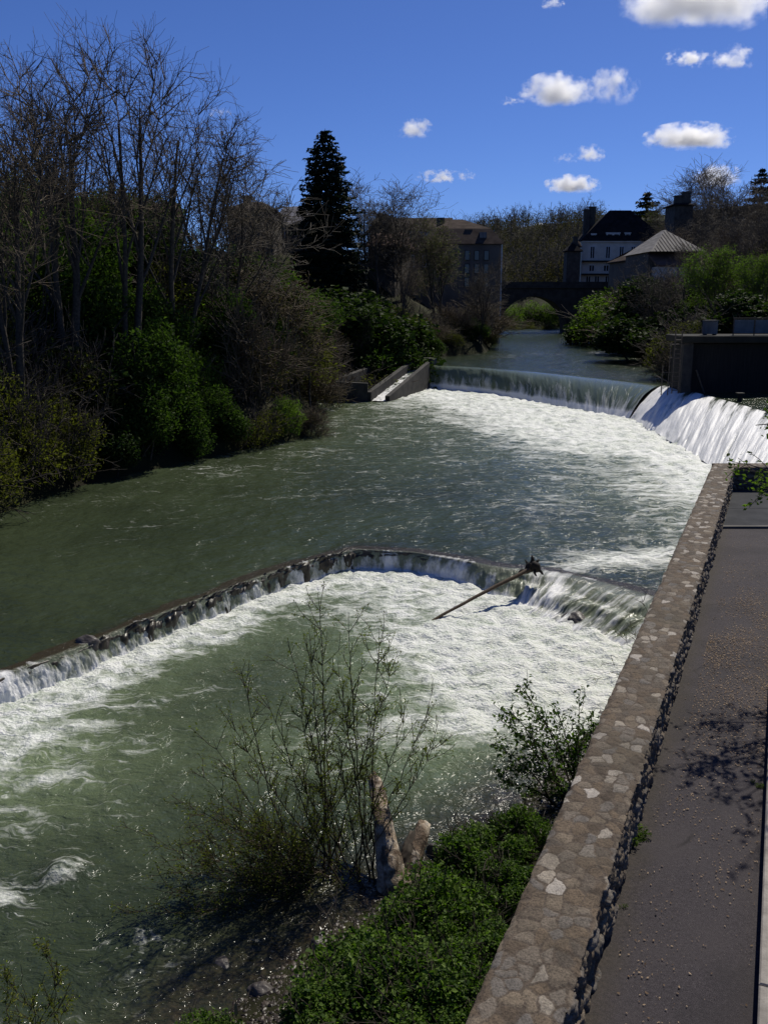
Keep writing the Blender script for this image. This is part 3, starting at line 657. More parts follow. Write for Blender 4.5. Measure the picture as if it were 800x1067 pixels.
def clump_points(rng, n, lobes, shell=0.55):
    """points spread through a set of lobes (cx,cy,cz,r), denser towards each lobe's outside"""
    L = np.asarray(lobes); w = L[:, 3] ** 2.2; k = rng.choice(len(L), n, p=w / w.sum())
    d = rng.normal(size=(n, 3)); d /= np.linalg.norm(d, axis=1)[:, None]
    r = L[k, 3] * (shell + (1.12 - shell) * rng.random(n) ** 0.7) * (0.8 + 0.3 * rng.random(n))
    return L[k, :3] + d * r[:, None] * np.array([1, 1, 0.85])
def branch(rng, p, d, L, r, nseg, wander, trop, out, taper=0.55, minr=0.0):
    """one limb as nseg segments appended to out; returns joints and directions"""
    P = [p.copy()]; D = [d.copy()]; 
    for i in range(nseg):
        d = d + rng.normal(size=3) * wander; d[2] += trop; d /= np.linalg.norm(d)
        r0 = max(minr, r * (1 - (1 - taper) * i / nseg)); r1 = max(minr, r * (1 - (1 - taper) * (i + 1) / nseg))
        q_ = p + d * L / nseg; out.append((*p, *q_, r0, r1)); p = q_; P.append(p.copy()); D.append(d.copy())
    return P, D
def perp(rng, d, ang):
    v = rng.normal(size=3); v -= d * v.dot(d); v /= np.linalg.norm(v) + 1e-9
    return d * math.cos(ang) + v * math.sin(ang)
def bare_tree(seed, H=15.0, stems=1, counts=(9, 7, 6, 4), spread=0.55, rad=0.2, wander=0.075, minr=0.011, lean=0.0, start=0.28):
    rng = np.random.default_rng(seed); trunk = []; crown = []; tips = []
    for sidx in range(stems):
        d = np.array([rng.normal() * 0.12 * (stems > 1) + lean, rng.normal() * 0.12 * (stems > 1), 1.0]); d /= np.linalg.norm(d)
        h = H * (1 - 0.25 * rng.random() * (sidx > 0)); p0 = np.array([rng.normal() * 0.25 * (stems > 1), rng.normal() * 0.25 * (stems > 1), -0.4])
        P, D = branch(rng, p0, d, h * 0.72, rad * (1 - 0.2 * (sidx > 0)), 11, wander * 0.5, 0.02, trunk, 0.25)
        for i in range(counts[0]):
            f = start + (1 - start) * (i + 0.6 * rng.random()) / counts[0]; k = min(10, int(f * 11))
            L1 = h * (0.50 - 0.26 * f) * (0.7 + 0.5 * rng.random())
            dd = perp(rng, D[k], spread * (0.75 + 0.5 * rng.random()) * (1.1 - 0.45 * f))
            P1, D1 = branch(rng, P[k], dd, L1, rad * 0.42 * (1.15 - 0.75 * f), 6, wander, 0.06, trunk if f < 0.75 else crown, 0.3, minr)
            for j in range(counts[1]):
                g = 0.36 + 0.64 * (j + rng.random()) / counts[1]; k1 = min(5, int(g * 6))
                P2, D2 = branch(rng, P1[k1], perp(rng, D1[k1], 0.62 + 0.3 * rng.random()), L1 * 0.44 * (1.15 - 0.6 * g) * (0.7 + 0.6 * rng.random()), rad * 0.14, 5, wander * 1.0, 0.05, crown, 0.4, minr)
                for m2 in range(counts[2]):
                    k2 = rng.integers(1, 6); L3 = L1 * 0.22 * (0.6 + 0.8 * rng.random())
                    P3, D3 = branch(rng, P2[k2], perp(rng, D2[k2], 0.6 + 0.4 * rng.random()), L3, rad * 0.065, 3, wander * 1.1, 0.05, crown, 0.5, minr)
                    for m3 in range(counts[3]):
                        k3 = rng.integers(0, 4)
                        P4, D4 = branch(rng, P3[k3], perp(rng, D3[k3], 0.55 + 0.5 * rng.random()), L3 * 0.55 * (0.5 + rng.random()), minr, 2, wander * 1.3, 0.04, crown, 0.7, minr * 0.8)
                        tips.append(P4[-1])
    return trunk, crown, np.array(tips)
def seg_mesh(name, S, k, m):
    V, Q = seg_tubes(S, k); return mesh(name, V, [Q], m, True)
def leaf_mesh(name, C, size, m, rng, asp=0.5, up=0.25):
    V, Q = leaves_quads(C, size, rng, up, asp); return mesh(name, V, [Q], m, False, None, {'rnd': rng.random(len(Q))})

def tree_proto(seed, bark='bark', twig='twig', buds=0, budm='bud', bsize=0.12, **k):
    t, c, tips = bare_tree(seed, **k); rng = np.random.default_rng(seed + 5)
    parts = [('trunk', seg_mesh('trunk', t, 7, M[bark])), ('crown', seg_mesh('crown', c, 3, M[twig]))]
    if buds:
        C = np.repeat(tips, buds, 0); C = C + rng.normal(size=C.shape) * 0.22
        parts.append(('leaves', leaf_mesh('leaves', C, bsize * (0.6 + 0.7 * rng.random(len(C))), M[budm], rng)))
    return parts
def conifer_proto(seed, H=24.0, R=4.4, rows=64, droop=0.5):
    rng = np.random.default_rng(seed); wood = []; C = []; S = []
    trunk = [(0, 0, -1.0, 0, 0, H * 0.5, 0.36, 0.22), (0, 0, H * 0.5, 0, 0, H, 0.22, 0.02)]
    for i in range(rows):
        f = (i + rng.random()) / rows; z = H * (0.03 + 0.965 * f)
        r = R * (1 - f) ** 0.5 * (0.85 + 0.25 * rng.random()) + 0.15
        nb = max(4, int(11 * (1 - f) + 5))
        for j in range(nb):
            a = 2 * math.pi * (j + rng.random()) / nb; L = r * (0.72 + 0.42 * rng.random())
            d = np.array([math.cos(a), math.sin(a), 0])
            n = max(4, int(L * 5)); ss = np.linspace(0.15, 1, n)
            zz = z - droop * L * ss ** 1.3 * (0.5 + 0.3 * rng.random()) + 0.16 * L * ss ** 4
            Pn = d[None, :] * (L * ss)[:, None]; Pn[:, 2] = zz
            wood.append((0, 0, z, *Pn[n // 2], 0.05, 0.03)); wood.append((*Pn[n // 2], *Pn[-1], 0.03, 0.012))
            for q_ in range(n):
                m2 = 3 if ss[q_] > 0.3 else 1
                w = 0.30 * L * (1.1 - ss[q_]) + 0.16
                for _ in range(m2):
                    side = np.array([-d[1], d[0], 0]) * rng.normal() * w * 0.8
                    C.append(Pn[q_] + side + np.array([0, 0, -abs(rng.normal()) * 0.18])); S.append(0.42 + 0.35 * rng.random())
    C = np.array(C); S = np.array(S); n = len(C)
    V, Q = leaves_quads(C, S, rng, 0.6, 0.42)
    return [('trunk', seg_mesh('trunk', trunk, 8, M['bark'])), ('branches', seg_mesh('branches', wood, 3, M['bark'])),
            ('needles', mesh('needles', V, [Q], M['needle'], False, None, {'rnd': rng.random(len(Q))}))]
def shrub_proto(seed, leafm, n=5200, size=0.13, lobes=11, stems=9, asp=0.5, tall=1.0, flat=1.0, twigs=0, shell=0.5, stemm='bark'):
    """about 1.6 m in radius, standing on the ground"""
    rng = np.random.default_rng(seed); L = []
    for i in range(lobes):
        a = rng.random() * 2 * math.pi; rr = 1.05 * math.sqrt(rng.random()) * flat
        L.append((rr * math.cos(a), rr * math.sin(a), tall * (0.45 + 1.5 * rng.random() * (1.15 - 0.6 * rr)), 0.42 + 0.38 * rng.random()))
    S = []
    for l in L[:stems]:
        p = np.array([rng.normal() * 0.15, rng.normal() * 0.15, -0.5]); e = np.array(l[:3]); d = (e - p) / np.linalg.norm(e - p)
        branch(rng, p, d, np.linalg.norm(e - p) * 1.15, 0.05, 5, 0.10, 0.02, S, 0.3)
    for i in range(twigs):
        l = L[rng.integers(len(L))]; p = np.array(l[:3]) + rng.normal(size=3) * l[3] * 0.4
        d = np.array([p[0] * 0.6, p[1] * 0.6, 0.7]) + rng.normal(size=3) * 0.6; d /= np.linalg.norm(d)
        P, D = branch(rng, p, d, 0.55 + 0.7 * rng.random(), 0.014, 4, 0.16, 0.03, S, 0.5)
        for _ in range(3):
            k = rng.integers(1, 4); branch(rng, P[k], perp(rng, D[k], 0.6), 0.25 + 0.3 * rng.random(), 0.009, 2, 0.2, 0.02, S, 0.6)
    parts = [('stems', seg_mesh('stems', S, 4, M[stemm]))]
    if n:
        C = clump_points(rng, n, L, shell); C = C[C[:, 2] > -0.1]
        parts.append(('foliage', leaf_mesh('foliage', C, size * (0.4 + 1.1 * rng.random(len(C)) ** 1.5), M[leafm], rng, asp)))
    return parts
PROTO = {}
def place(key, name, label, cat, loc, rot=0.0, scale=1.0, group=None):
    """first use of a kind makes it; later ones copy the thing and each of its parts, sharing mesh data"""
    t = thing(name, label, cat, loc, rot, group, scale)
    for pn, me in PROTO[key]: link(pn, me, t)
    return t
# ------------------------------------------------------------------ buildings
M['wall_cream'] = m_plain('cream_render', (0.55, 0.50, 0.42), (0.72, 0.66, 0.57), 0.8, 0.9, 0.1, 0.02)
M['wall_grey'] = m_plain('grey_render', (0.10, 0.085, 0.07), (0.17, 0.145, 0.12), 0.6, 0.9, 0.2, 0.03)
M['wall_stone'] = m_plain('dark_rubble', (0.04, 0.035, 0.03), (0.10, 0.085, 0.07), 1.4, 0.9, 0.6, 0.08)
M['slate'] = m_plain('slate_roof', (0.012, 0.011, 0.012), (0.028, 0.025, 0.026), 1.2, 0.95, 0.4, 0.03, spec=0.03)
M['slate_brown'] = m_plain('weathered_slate', (0.040, 0.031, 0.026), (0.090, 0.070, 0.058), 1.1, 0.95, 0.4, 0.03, spec=0.03)
M['slate_pale'] = m_plain('pale_slate', (0.22, 0.20, 0.18), (0.36, 0.33, 0.30), 1.1, 0.6, 0.4, 0.03)
M['tile'] = m_plain('clay_tile', (0.10, 0.055, 0.04), (0.19, 0.11, 0.08), 1.5, 0.8, 0.4, 0.03)
M['white_paint'] = m_plain('white_paint', (0.55, 0.55, 0.55), (0.72, 0.72, 0.70), 3, 0.6, 0.05, 0.01)
M['pane'] = N('window_pane').set((0.015, 0.018, 0.022), 0.12, None, Specular_IOR_Level=0.6)
M['stone_dark'] = m_plain('bridge_stone', (0.030, 0.027, 0.023), (0.075, 0.066, 0.055), 0.9, 0.95, 0.6, 0.1)
M['steel'] = m_plain('rusty_steel', (0.05, 0.04, 0.032), (0.12, 0.095, 0.07), 8, 0.6, 0.2, 0.01)
M['dark_timber'] = m_plain('tarred_timber', (0.008, 0.008, 0.008), (0.022, 0.020, 0.018), 2, 0.8, 0.4, 0.03, sc3=(6, 1, 0.4))
M['zinc'] = m_plain('zinc_sheet', (0.09, 0.085, 0.08), (0.24, 0.225, 0.21), 1.2, 0.9, 0.2, 0.01, sc3=(3, 0.4, 0.4))
def roof_mesh(kind_, w, d, ze, zr, ri=0.0, ov=0.35, th=0.14):
    x0, x1, y0, y1 = -ov, w + ov, -ov, d + ov; yc = d / 2; mb = MB()
    if kind_ == 'gable_x': R = [(x0, yc, zr), (x1, yc, zr)]
    elif kind_ == 'gable_y': R = [(w / 2, y0, zr), (w / 2, y1, zr)]
    elif kind_ == 'pyr': R = [(w / 2, yc, zr)] * 2
    else: R = [(ri, yc, zr), (w - ri, yc, zr)]
    E_ = [(x0, y0, ze), (x1, y0, ze), (x1, y1, ze), (x0, y1, ze)]; B_ = [(x, y, z - th) for x, y, z in E_]
    if kind_ == 'gable_y':
        V = E_ + R + B_; Q = [(0, 4, 5, 3), (4, 1, 2, 5), (6, 7, 1, 0), (7, 8, 2, 1), (8, 9, 3, 2), (9, 6, 0, 3), (9, 8, 7, 6)]; T = [(0, 1, 4), (2, 3, 5)]
    else:
        V = E_ + R + B_; Q = [(0, 1, 5, 4), (2, 3, 4, 5), (6, 7, 1, 0), (7, 8, 2, 1), (8, 9, 3, 2), (9, 6, 0, 3), (9, 8, 7, 6)]; T = [(1, 2, 5), (3, 0, 4)]
    return mb.add(V, Q, T)
def house(label, cat, loc, rot, w, d, zb, ze, zr, rk, wm, rm, wins=(), chim=(), ri=0.0, name='house', dormers=(), group=None, bands=()):
    t = thing(name, label, cat, (loc[0], loc[1], 0), rot, group)
    b_ = MB(); b_.box(0, w, 0, d, zb, ze - 0.02, 0.0)
    if rk == 'gable_y':
        b_.add([(0.02, 0.012, ze - .03), (w - 0.02, 0.012, ze - .03), (w / 2, 0.012, zr - 0.22), (0.02, d - 0.012, ze - .03), (w - 0.02, d - 0.012, ze - .03), (w / 2, d - 0.012, zr - 0.22)], [], [(0, 1, 2), (4, 3, 5)])
    if rk == 'gable_x':
        b_.add([(0.012, 0.02, ze - .03), (0.012, d - 0.02, ze - .03), (0.012, d / 2, zr - 0.22), (w - 0.012, 0.02, ze - .03), (w - 0.012, d - 0.02, ze - .03), (w - 0.012, d / 2, zr - 0.22)], [], [(1, 0, 2), (3, 4, 5)])
    b_.build('wall', wm, t)
    rf = roof_mesh(rk, w, d, ze + 0.12, zr, ri).build('roof', rm, t)
    for cx_, cy_, cw, z0, z1 in chim:
        c_ = MB(); c_.box(cx_ - cw / 2, cx_ + cw / 2, cy_ - 0.45, cy_ + 0.45, z0, z1 - 0.2); c_.box(cx_ - cw / 2 - 0.1, cx_ + cw / 2 + 0.1, cy_ - 0.55, cy_ + 0.55, z1 - 0.2, z1)
        c_.build('chimney', M['wall_stone'], rf)
    for cx_, zc, dw, dh, yb in dormers:
        c_ = MB(); c_.box(cx_ - dw / 2, cx_ + dw / 2, yb, yb + 2.2, zc - dh / 2, zc + dh / 2); c_.box(cx_ - dw / 2 - .12, cx_ + dw / 2 + .12, yb - 0.12, yb + 2.3, zc + dh / 2, zc + dh / 2 + 0.18)
        dm = c_.build('dormer', M['white_paint'], rf)
        n_ = max(1, int(dw / 0.9))
        for i in range(n_):
            p_ = MB(); xx = cx_ - dw / 2 + (i + 0.5) * dw / n_; p_.box(xx - dw / n_ * 0.33, xx + dw / n_ * 0.33, yb - 0.03, yb + 0.02, zc - dh * 0.36, zc + dh * 0.36); p_.build('pane', M['pane'], dm)
    for xc, zc, ww, hh in wins:
        f_ = MB(); fr = 0.11
        for a in ((xc - ww / 2, xc - ww / 2 + fr, zc - hh / 2, zc + hh / 2), (xc + ww / 2 - fr, xc + ww / 2, zc - hh / 2, zc + hh / 2), (xc - fr * .5, xc + fr * .5, zc - hh / 2 + fr, zc + hh / 2 - fr),
                  (xc - ww / 2 + fr, xc + ww / 2 - fr, zc + hh / 2 - fr, zc + hh / 2), (xc - ww / 2 + fr, xc + ww / 2 - fr, zc - hh / 2, zc - hh / 2 + fr)):
            f_.box(a[0], a[1], -0.07, 0.02, a[2], a[3])
        fo = f_.build('window', M['white_paint'], t)
        p_ = MB(); p_.box(xc - ww / 2 + 0.03, xc + ww / 2 - 0.03, -0.03, 0.015, zc - hh / 2 + 0.03, zc + hh / 2 - 0.03); p_.build('pane', M['pane'], fo)
    for nm, xa, xb, z0, z1, out, mm in bands:
        s_ = MB(); s_.box(xa, xb, -out, 0.01, z0, z1); s_.build(nm, mm, t)
    return t
def X_(px, Y): return at_y(px, 300, Y)[0]
def Z_(py, Y): return at_y(400, py, Y)[2]
# manor beyond the bridge
Y = 186.0; x0 = X_(604, Y); w = X_(664, Y) - x0
wins = [(X_(px, Y) - x0, Z_(263, Y), X_(px + 5.0, Y) - X_(px, Y), Z_(256, Y) - Z_(269, Y)) for px in (615, 631, 645, 657)]
wins += [(X_(px, Y) - x0, Z_(279.5, Y), 1.1, Z_(276, Y) - Z_(283, Y)) for px in (615, 630)]
wins += [(X_(px, Y) - x0, Z_(292, Y), 1.0, 1.7) for px in (612, 621, 632)]
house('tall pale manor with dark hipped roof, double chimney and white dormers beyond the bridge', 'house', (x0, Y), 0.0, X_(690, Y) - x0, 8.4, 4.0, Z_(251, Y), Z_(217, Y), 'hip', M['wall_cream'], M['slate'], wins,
      [(X_(612, Y) - x0, 4.6, 1.0, Z_(245, Y), Z_(209, Y) - 1.2), (X_(619, Y) - x0, 5.4, 1.2, Z_(245, Y), Z_(209, Y) - 0.6)], ri=6.0,
      dormers=[(X_(636, Y) - x0, Z_(246.5, Y), 2.6, 1.2, 0.4), (X_(651, Y) - x0, Z_(246.5, Y), 1.0, 1.2, 0.4), (X_(616, Y) - x0, Z_(247, Y), 0.9, 1.0, 0.4)],
      bands=[('cornice', -0.1, w, Z_(252.5, Y), Z_(251, Y), 0.3, M['wall_cream']), ('balcony', 0, X_(640, Y) - x0, Z_(273, Y), Z_(271.6, Y), 0.9, M['dark_timber']), ('canopy', 0, X_(638, Y) - x0, Z_(286.6, Y), Z_(285.2, Y), 1.2, M['dark_timber'])])
tu = thing('turret', 'slim round turret with domed cap at the left corner of the manor', 'tower', (X_(596, Y), Y - 1.0, 0))
MB().tube([(0, 0, 4), (0, 0, Z_(258, Y))], [0.95, 0.95], 14).build('wall', M['wall_grey'], tu, True)
MB().tube([(0, 0, Z_(258, Y)), (0, 0, Z_(257, Y)), (0, 0, Z_(253, Y)), (0, 0, Z_(250.5, Y)), (0, 0, Z_(248, Y))], [1.3, 1.25, 0.9, 0.3, 0.05], 14).build('roof', M['slate_brown'], tu, True)
Yt = 170.0
house('small dark stone lodge with chimney beside the turret at the bridge end', 'house', (X_(589, Yt), Yt), 0, X_(603, Yt) - X_(589, Yt), 3, 4, Z_(262, Yt), Z_(252, Yt), 'pyr', M['wall_stone'], M['slate'], (), [(X_(601, Yt) - X_(589, Yt) - .4, 1.6, 0.8, Z_(262, Yt), Z_(246, Yt))])
# ivy-clad house with white window, then the zinc-hipped house
Y = 134.0; x0 = X_(652, Y)
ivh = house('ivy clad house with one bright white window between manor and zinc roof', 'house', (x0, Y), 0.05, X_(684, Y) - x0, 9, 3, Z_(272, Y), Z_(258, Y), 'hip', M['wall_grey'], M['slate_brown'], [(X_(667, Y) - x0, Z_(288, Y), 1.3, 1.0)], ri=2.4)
rv = np.random.default_rng(4); nv_ = 5000; wI = X_(684, Y) - x0; Cv = np.stack([rv.random(nv_) * wI, -0.12 - np.abs(rv.normal(size=nv_)) * 0.12, 5 + rv.random(nv_) ** 0.8 * (Z_(273, Y) - 5.2)], 1)
Cv = Cv[(np.abs(Cv[:, 0] - (X_(667, Y) - x0)) > 0.8) | (np.abs(Cv[:, 2] - Z_(288, Y)) > 0.7)]
link('ivy', leaf_mesh('ivy', Cv, 0.38 * (0.6 + 0.6 * rv.random(len(Cv))), M['olive'], rv, 0.9), ivh)
Y = 110.0; x0 = X_(677, Y); w = X_(729, Y) - x0; zr = Z_(239.5, Y + 6.6); ze = Z_(262, Y)
ht = thing('house', 'house with pale zinc hipped roof above a brown tiled lean-to on right bank', 'house', (x0, Y, 0))
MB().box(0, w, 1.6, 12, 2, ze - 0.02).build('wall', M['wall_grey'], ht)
rf = MB().add([(-.3, -.3, ze), (w + .3, -.3, ze), (w + .3, 12.3, ze), (-.3, 12.3, ze), (w * .55, 6.6, zr), (w * .55, 8.0, zr)], [(1, 2, 5, 4), (3, 0, 4, 5), (3, 2, 1, 0)], [(0, 1, 4), (2, 3, 5)]).build('roof', M['zinc'], ht)
for i in range(1, 14):
    xa = i * w / 14; f = min(xa / (w * .55), (w - xa) / (w * .45)); s_ = MB(); s_.tube([(xa, -.28, ze + 0.04), (xa, -.28 + 6.9 * f, ze + (zr - ze) * f + 0.04)], 0.05, 4); s_.build('seam', M['steel'], rf)
MB().add([(-.2, 1.58, ze - .1), (w + .2, 1.58, ze - .1), (w + .4, -.9, ze - 1.5), (0.4, -.9, ze - 1.5), (-.2, 1.58, ze - .25), (w + .2, 1.58, ze - .25), (w + .4, -.9, ze - 1.7), (0.4, -.9, ze - 1.7)], [(3, 2, 1, 0), (4, 5, 6, 7), (0, 1, 5, 4), (1, 2, 6, 5), (2, 3, 7, 6), (3, 0, 4, 7)]).build('lean_to_roof', M['tile'], ht)
MB().box(0.5, w + .2, -.7, 1.55, 2, ze - 1.72).build('lean_to_wall', M['wall_cream'], ht)
# blocky dark chimney house on the hill, little white house
Y = 150.0; x0 = X_(697, Y)
house('dark stepped chimney block standing on the wooded right hillside', 'building', (x0, Y), 0, X_(716, Y) - x0, 5, 12, Z_(214, Y), Z_(208, Y), 'hip', M['wall_stone'], M['slate'], (), [(0.8, 1.2, 1.1, Z_(212, Y), Z_(203, Y)), (2.0, 1.2, 1.2, Z_(212, Y), Z_(199, Y))], ri=1.2, name='building')
Y = 200.0; x0 = X_(746, Y)
house('little white house half hidden by bare trees high on the right hillside', 'house', (x0, Y), -0.3, 4.2, 5, 10, Z_(226, Y), Z_(218, Y), 'gable_x', M['white_paint'], M['slate'], [(1.4, Z_(231, Y), 0.9, 1.2)])
# left bank: long mansard building at the water, tower roof, gabled houses
Y = 124.0; x0 = X_(444, Y); w = X_(521, Y) - x0; zr = Z_(228.5, Y + 7); zk = Z_(238, Y + 2); ze = Z_(254, Y)
mt = thing('building', 'long building with brown slate mansard roof rising from the left bank', 'building', (x0, Y, 0), 0.04)
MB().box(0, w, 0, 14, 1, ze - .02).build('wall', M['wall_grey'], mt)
V = [(-.4, -.4, ze), (w + .4, -.4, ze), (w + .4, 14.4, ze), (-.4, 14.4, ze), (1.1, 1.9, zk), (w - 1.1, 1.9, zk), (w - 1.1, 12.1, zk), (1.1, 12.1, zk), (4.2, 7, zr), (w - 4.2, 7, zr)]
mr = MB().add(V, [(0, 1, 5, 4), (1, 2, 6, 5), (2, 3, 7, 6), (3, 0, 4, 7), (4, 5, 9, 8), (6, 7, 8, 9), (3, 2, 1, 0)], [(5, 6, 9), (7, 4, 8)]).build('roof', M['slate_brown'], mt)
for cx_, cy_, h_ in ((w * 0.58, 2.0, Z_(238, Y)), (w * 0.25, 7.0, Z_(222, Y))):
    c_ = MB(); c_.box(cx_ - .5, cx_ + .5, cy_ - .5, cy_ + .5, zk - 2, h_); c_.build('chimney', M['wall_stone'], mr)
c_ = MB(); c_.box(w * .72, w * .72 + .9, 0.5, 2.0, ze + .7, ze + 1.5); c_.build('skylight', M['zinc'], mr)
MB().tube([(w + .1, -.12, 2), (w + .1, -.12, ze)], 0.09, 6).build('downpipe', M['white_paint'], mt)
for i, px in enumerate((486, 496, 506)):
    for py in (266, 280, 294):
        xc = X_(px, Y) - x0; zc = Z_(py, Y); f_ = MB(); f_.box(xc - .36, xc + .36, -.05, .02, zc - .65, zc + .65); fo = f_.build('window', M['wall_stone'], mt)
        p_ = MB(); p_.box(xc - .26, xc + .26, -.08, -.03, zc - .55, zc + .55); p_.build('pane', M['pane'], fo)
Y = 132.0; x0 = X_(402, Y)
house('long low brown roofed range joining the gabled house to the mansard building', 'house', (x0, Y), 0.0, X_(470, Y) - x0, 9, 3, Z_(240, Y), Z_(227, Y + 4.5), 'gable_x', M['wall_cream'], M['slate_brown'], [(X_(430, Y) - x0, Z_(243, Y), 1.0, 1.2), (X_(447, Y) - x0, Z_(243, Y), 1.0, 1.2)])
Y = 112.0; x0 = X_(417, Y)
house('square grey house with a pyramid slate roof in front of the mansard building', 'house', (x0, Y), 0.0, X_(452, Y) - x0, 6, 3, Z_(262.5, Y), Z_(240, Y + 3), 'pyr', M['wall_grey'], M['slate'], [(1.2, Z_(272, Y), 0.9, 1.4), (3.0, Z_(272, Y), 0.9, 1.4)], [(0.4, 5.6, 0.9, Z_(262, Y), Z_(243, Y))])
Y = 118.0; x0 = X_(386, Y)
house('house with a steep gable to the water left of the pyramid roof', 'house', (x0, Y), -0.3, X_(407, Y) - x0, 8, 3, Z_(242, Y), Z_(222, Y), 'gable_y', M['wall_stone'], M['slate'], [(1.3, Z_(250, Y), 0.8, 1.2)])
Y = 104.0; x0 = X_(384, Y)
house('low house with sun catching brown roof right of the tall spruce', 'house', (x0, Y), -0.25, X_(412, Y) - x0, 8, 3, Z_(257, Y), Z_(243, Y + 4), 'gable_x', M['wall_stone'], M['tile'])
Y = 108.0; x0 = X_(286, Y)
house('pale slate roofed house with whitish chimney left of the tall spruce', 'house', (x0, Y), -0.45, 4.6, 6, 3, Z_(236, Y), Z_(213, Y), 'gable_x', M['wall_grey'], M['slate_pale'], [(1.2, Z_(243, Y), 0.8, 1.2)], [(1.2, -0.8, 0.7, Z_(250, Y), Z_(228, Y))])
Y = 96.0; x0 = X_(240, Y)
house('brown roofed house showing above the bare trees of the left bank', 'house', (x0, Y), 0.0, X_(286, Y) - x0, 8, 3, Z_(219, Y), Z_(206, Y), 'hip', M['wall_stone'], M['slate_brown'], (), [(1.5, 3.6, 0.8, Z_(215, Y), Z_(200, Y))], ri=1.5)
Y = 92.0; x0 = X_(128, Y)
house('brick chimneyed house showing between the tall bare trunks at upper left', 'house', (x0, Y), 0.0, X_(176, Y) - x0, 8, 3, Z_(222, Y), Z_(207, Y), 'gable_x', M['wall_stone'], M['tile'], (), [(1.0, 4.0, 0.8, Z_(215, Y), Z_(202, Y))])

# ------------------------------------------------------------------ stone bridge
YB = 165.0; bx0, bx1 = 16.5, 66.0; zt = Z_(293.5, YB)
def bridge():
    t = thing('bridge', 'old dark stone arch bridge crossing the river in the background', 'bridge', (0, YB, 0))
    arches = [((X_(521, YB) + X_(592, YB)) / 2, (X_(592, YB) - X_(521, YB)) / 2, Z_(309, YB)), (X_(592, YB) + 2.6 + 5.2, 5.0, Z_(312, YB)), (X_(592, YB) + 2.6 + 5.2 + 13, 5.0, Z_(312, YB))]
    xs = np.unique(np.concatenate([np.linspace(bx0, bx1, 60)] + [a[0] + a[1] * np.cos(np.linspace(0, math.pi, 25)) for a in arches] + [[a[0] - a[1] - 1e-3, a[0] + a[1] + 1e-3] for a in arches]))
    zb = np.full(len(xs), -1.0)
    for c, r, zc in arches:
        m_ = np.abs(xs - c) <= r; zs = 3.0; zb[m_] = zs + (zc - zs) * np.sqrt(np.clip(1 - ((xs[m_] - c) / r) ** 2, 0, 1))
    n = len(xs); D = 6.5; V = []; 
    for y in (0, D):
        for z in (zb, np.full(n, zt - 0.9)): V.append(np.stack([xs, np.full(n, float(y)), z], 1))
    V = np.concatenate(V); i = np.arange(n - 1)
    Q = np.concatenate([np.stack([i, i + 1, n + i + 1, n + i], 1), np.stack([2 * n + i + 1, 2 * n + i, 3 * n + i, 3 * n + i + 1], 1), np.stack([n + i, n + i + 1, 3 * n + i + 1, 3 * n + i], 1), np.stack([i + 1, i, 2 * n + i, 2 * n + i + 1], 1)])
    link('arches', mesh('arches', V, [Q], M['stone_dark']), t)
    for nm, y0 in (('parapet', -0.12), ('parapet', D - 0.3)):
        MB().box(bx0, bx1, y0, y0 + 0.42, zt - 0.88, zt).build(nm, M['stone_dark'], t)
    MB().box(bx0, bx1, -0.28, 0.0, zt - 1.1, zt - 0.89).build('string_course', M['stone_dark'], t)
    for c, r, zc in arches[:1]:
        th = np.linspace(0, math.pi, 25); s_ = MB()
        for k in range(24):
            P = [(c + (r + e) * math.cos(a), 3.0 + (zc - 3 + e) * math.sin(a)) for e in (0.02, 0.55) for a in (th[k], th[k + 1])]
            s_.add([(x, y, z) for y in (-0.1, 0.0) for x, z in P], [(0, 1, 3, 2), (2, 3, 7, 6), (1, 0, 4, 5)])
        s_.build('arch_ring', M['stone_dark'], t)
    xp = X_(592, YB) + 1.3
    MB().prism([(xp - 1.3, 0), (xp, -2.2), (xp + 1.3, 0)], -1, 5.4).build('cutwater', M['stone_dark'], t)
bridge()

# ------------------------------------------------------------------ fish pass on the left, sluice on the right
fp = thing('fish_pass', 'concrete fish pass with a white water chute at the left end of the weir', 'fish pass')
def wall_seg(p, q, th, z0a, z1a, z1b, name, m, parent, z0b=None):
    p = np.array(p); q = np.array(q); d = (q - p) / np.linalg.norm(q - p); n = np.array([d[1], -d[0]]) * th / 2; z0b = z0a if z0b is None else z0b
    V = [(*(p - n), z0a), (*(p + n), z0a), (*(q + n), z0b), (*(q - n), z0b), (*(p - n), z1a), (*(p + n), z1a), (*(q + n), z1b), (*(q - n), z1b)]
    return MB().add(V, [(3, 2, 1, 0), (4, 5, 6, 7), (0, 1, 5, 4), (1, 2, 6, 5), (2, 3, 7, 6), (3, 0, 4, 7)]).build(name, m, parent)
FA, FB = (-4.0, 69.6), (-1.35, 69.5)
wall_seg(FA, (1.4, 85.5), 0.45, -0.6, 2.05, 2.95, 'side_wall', M['concrete_dark'], fp)
wall_seg((-4.1, 69.45), (-1.2, 69.35), 0.4, -0.6, 2.02, 1.9, 'end_wall', M['concrete_dark'], fp)
wall_seg((-1.15, 69.2), (2.55, 80.6), 0.4, -0.6, 1.25, 2.95, 'side_wall', M['concrete_dark'], fp)
wall_seg((0.25, 69.2), (3.75, 79.9), 0.35, -0.6, 0.95, 2.75, 'side_wall', M['concrete_dark'], fp)
wall_seg((-0.3, 87.2), (4.4, 81.6), 0.6, 1.8, 2.98, 2.98, 'walkway', M['concrete'], fp)
n_ = 60; tt = np.linspace(0, 1, n_); ww_ = np.linspace(-0.5, 0.5, 9); U, Vv = np.meshgrid(tt, ww_, indexing='ij')
cxy = np.array([3.15, 80.2])[None, None, :] * (1 - U[..., None]) + np.array([-0.45, 69.1])[None, None, :] * U[..., None] + np.array([0.94, -0.32])[None, None, :] * Vv[..., None]
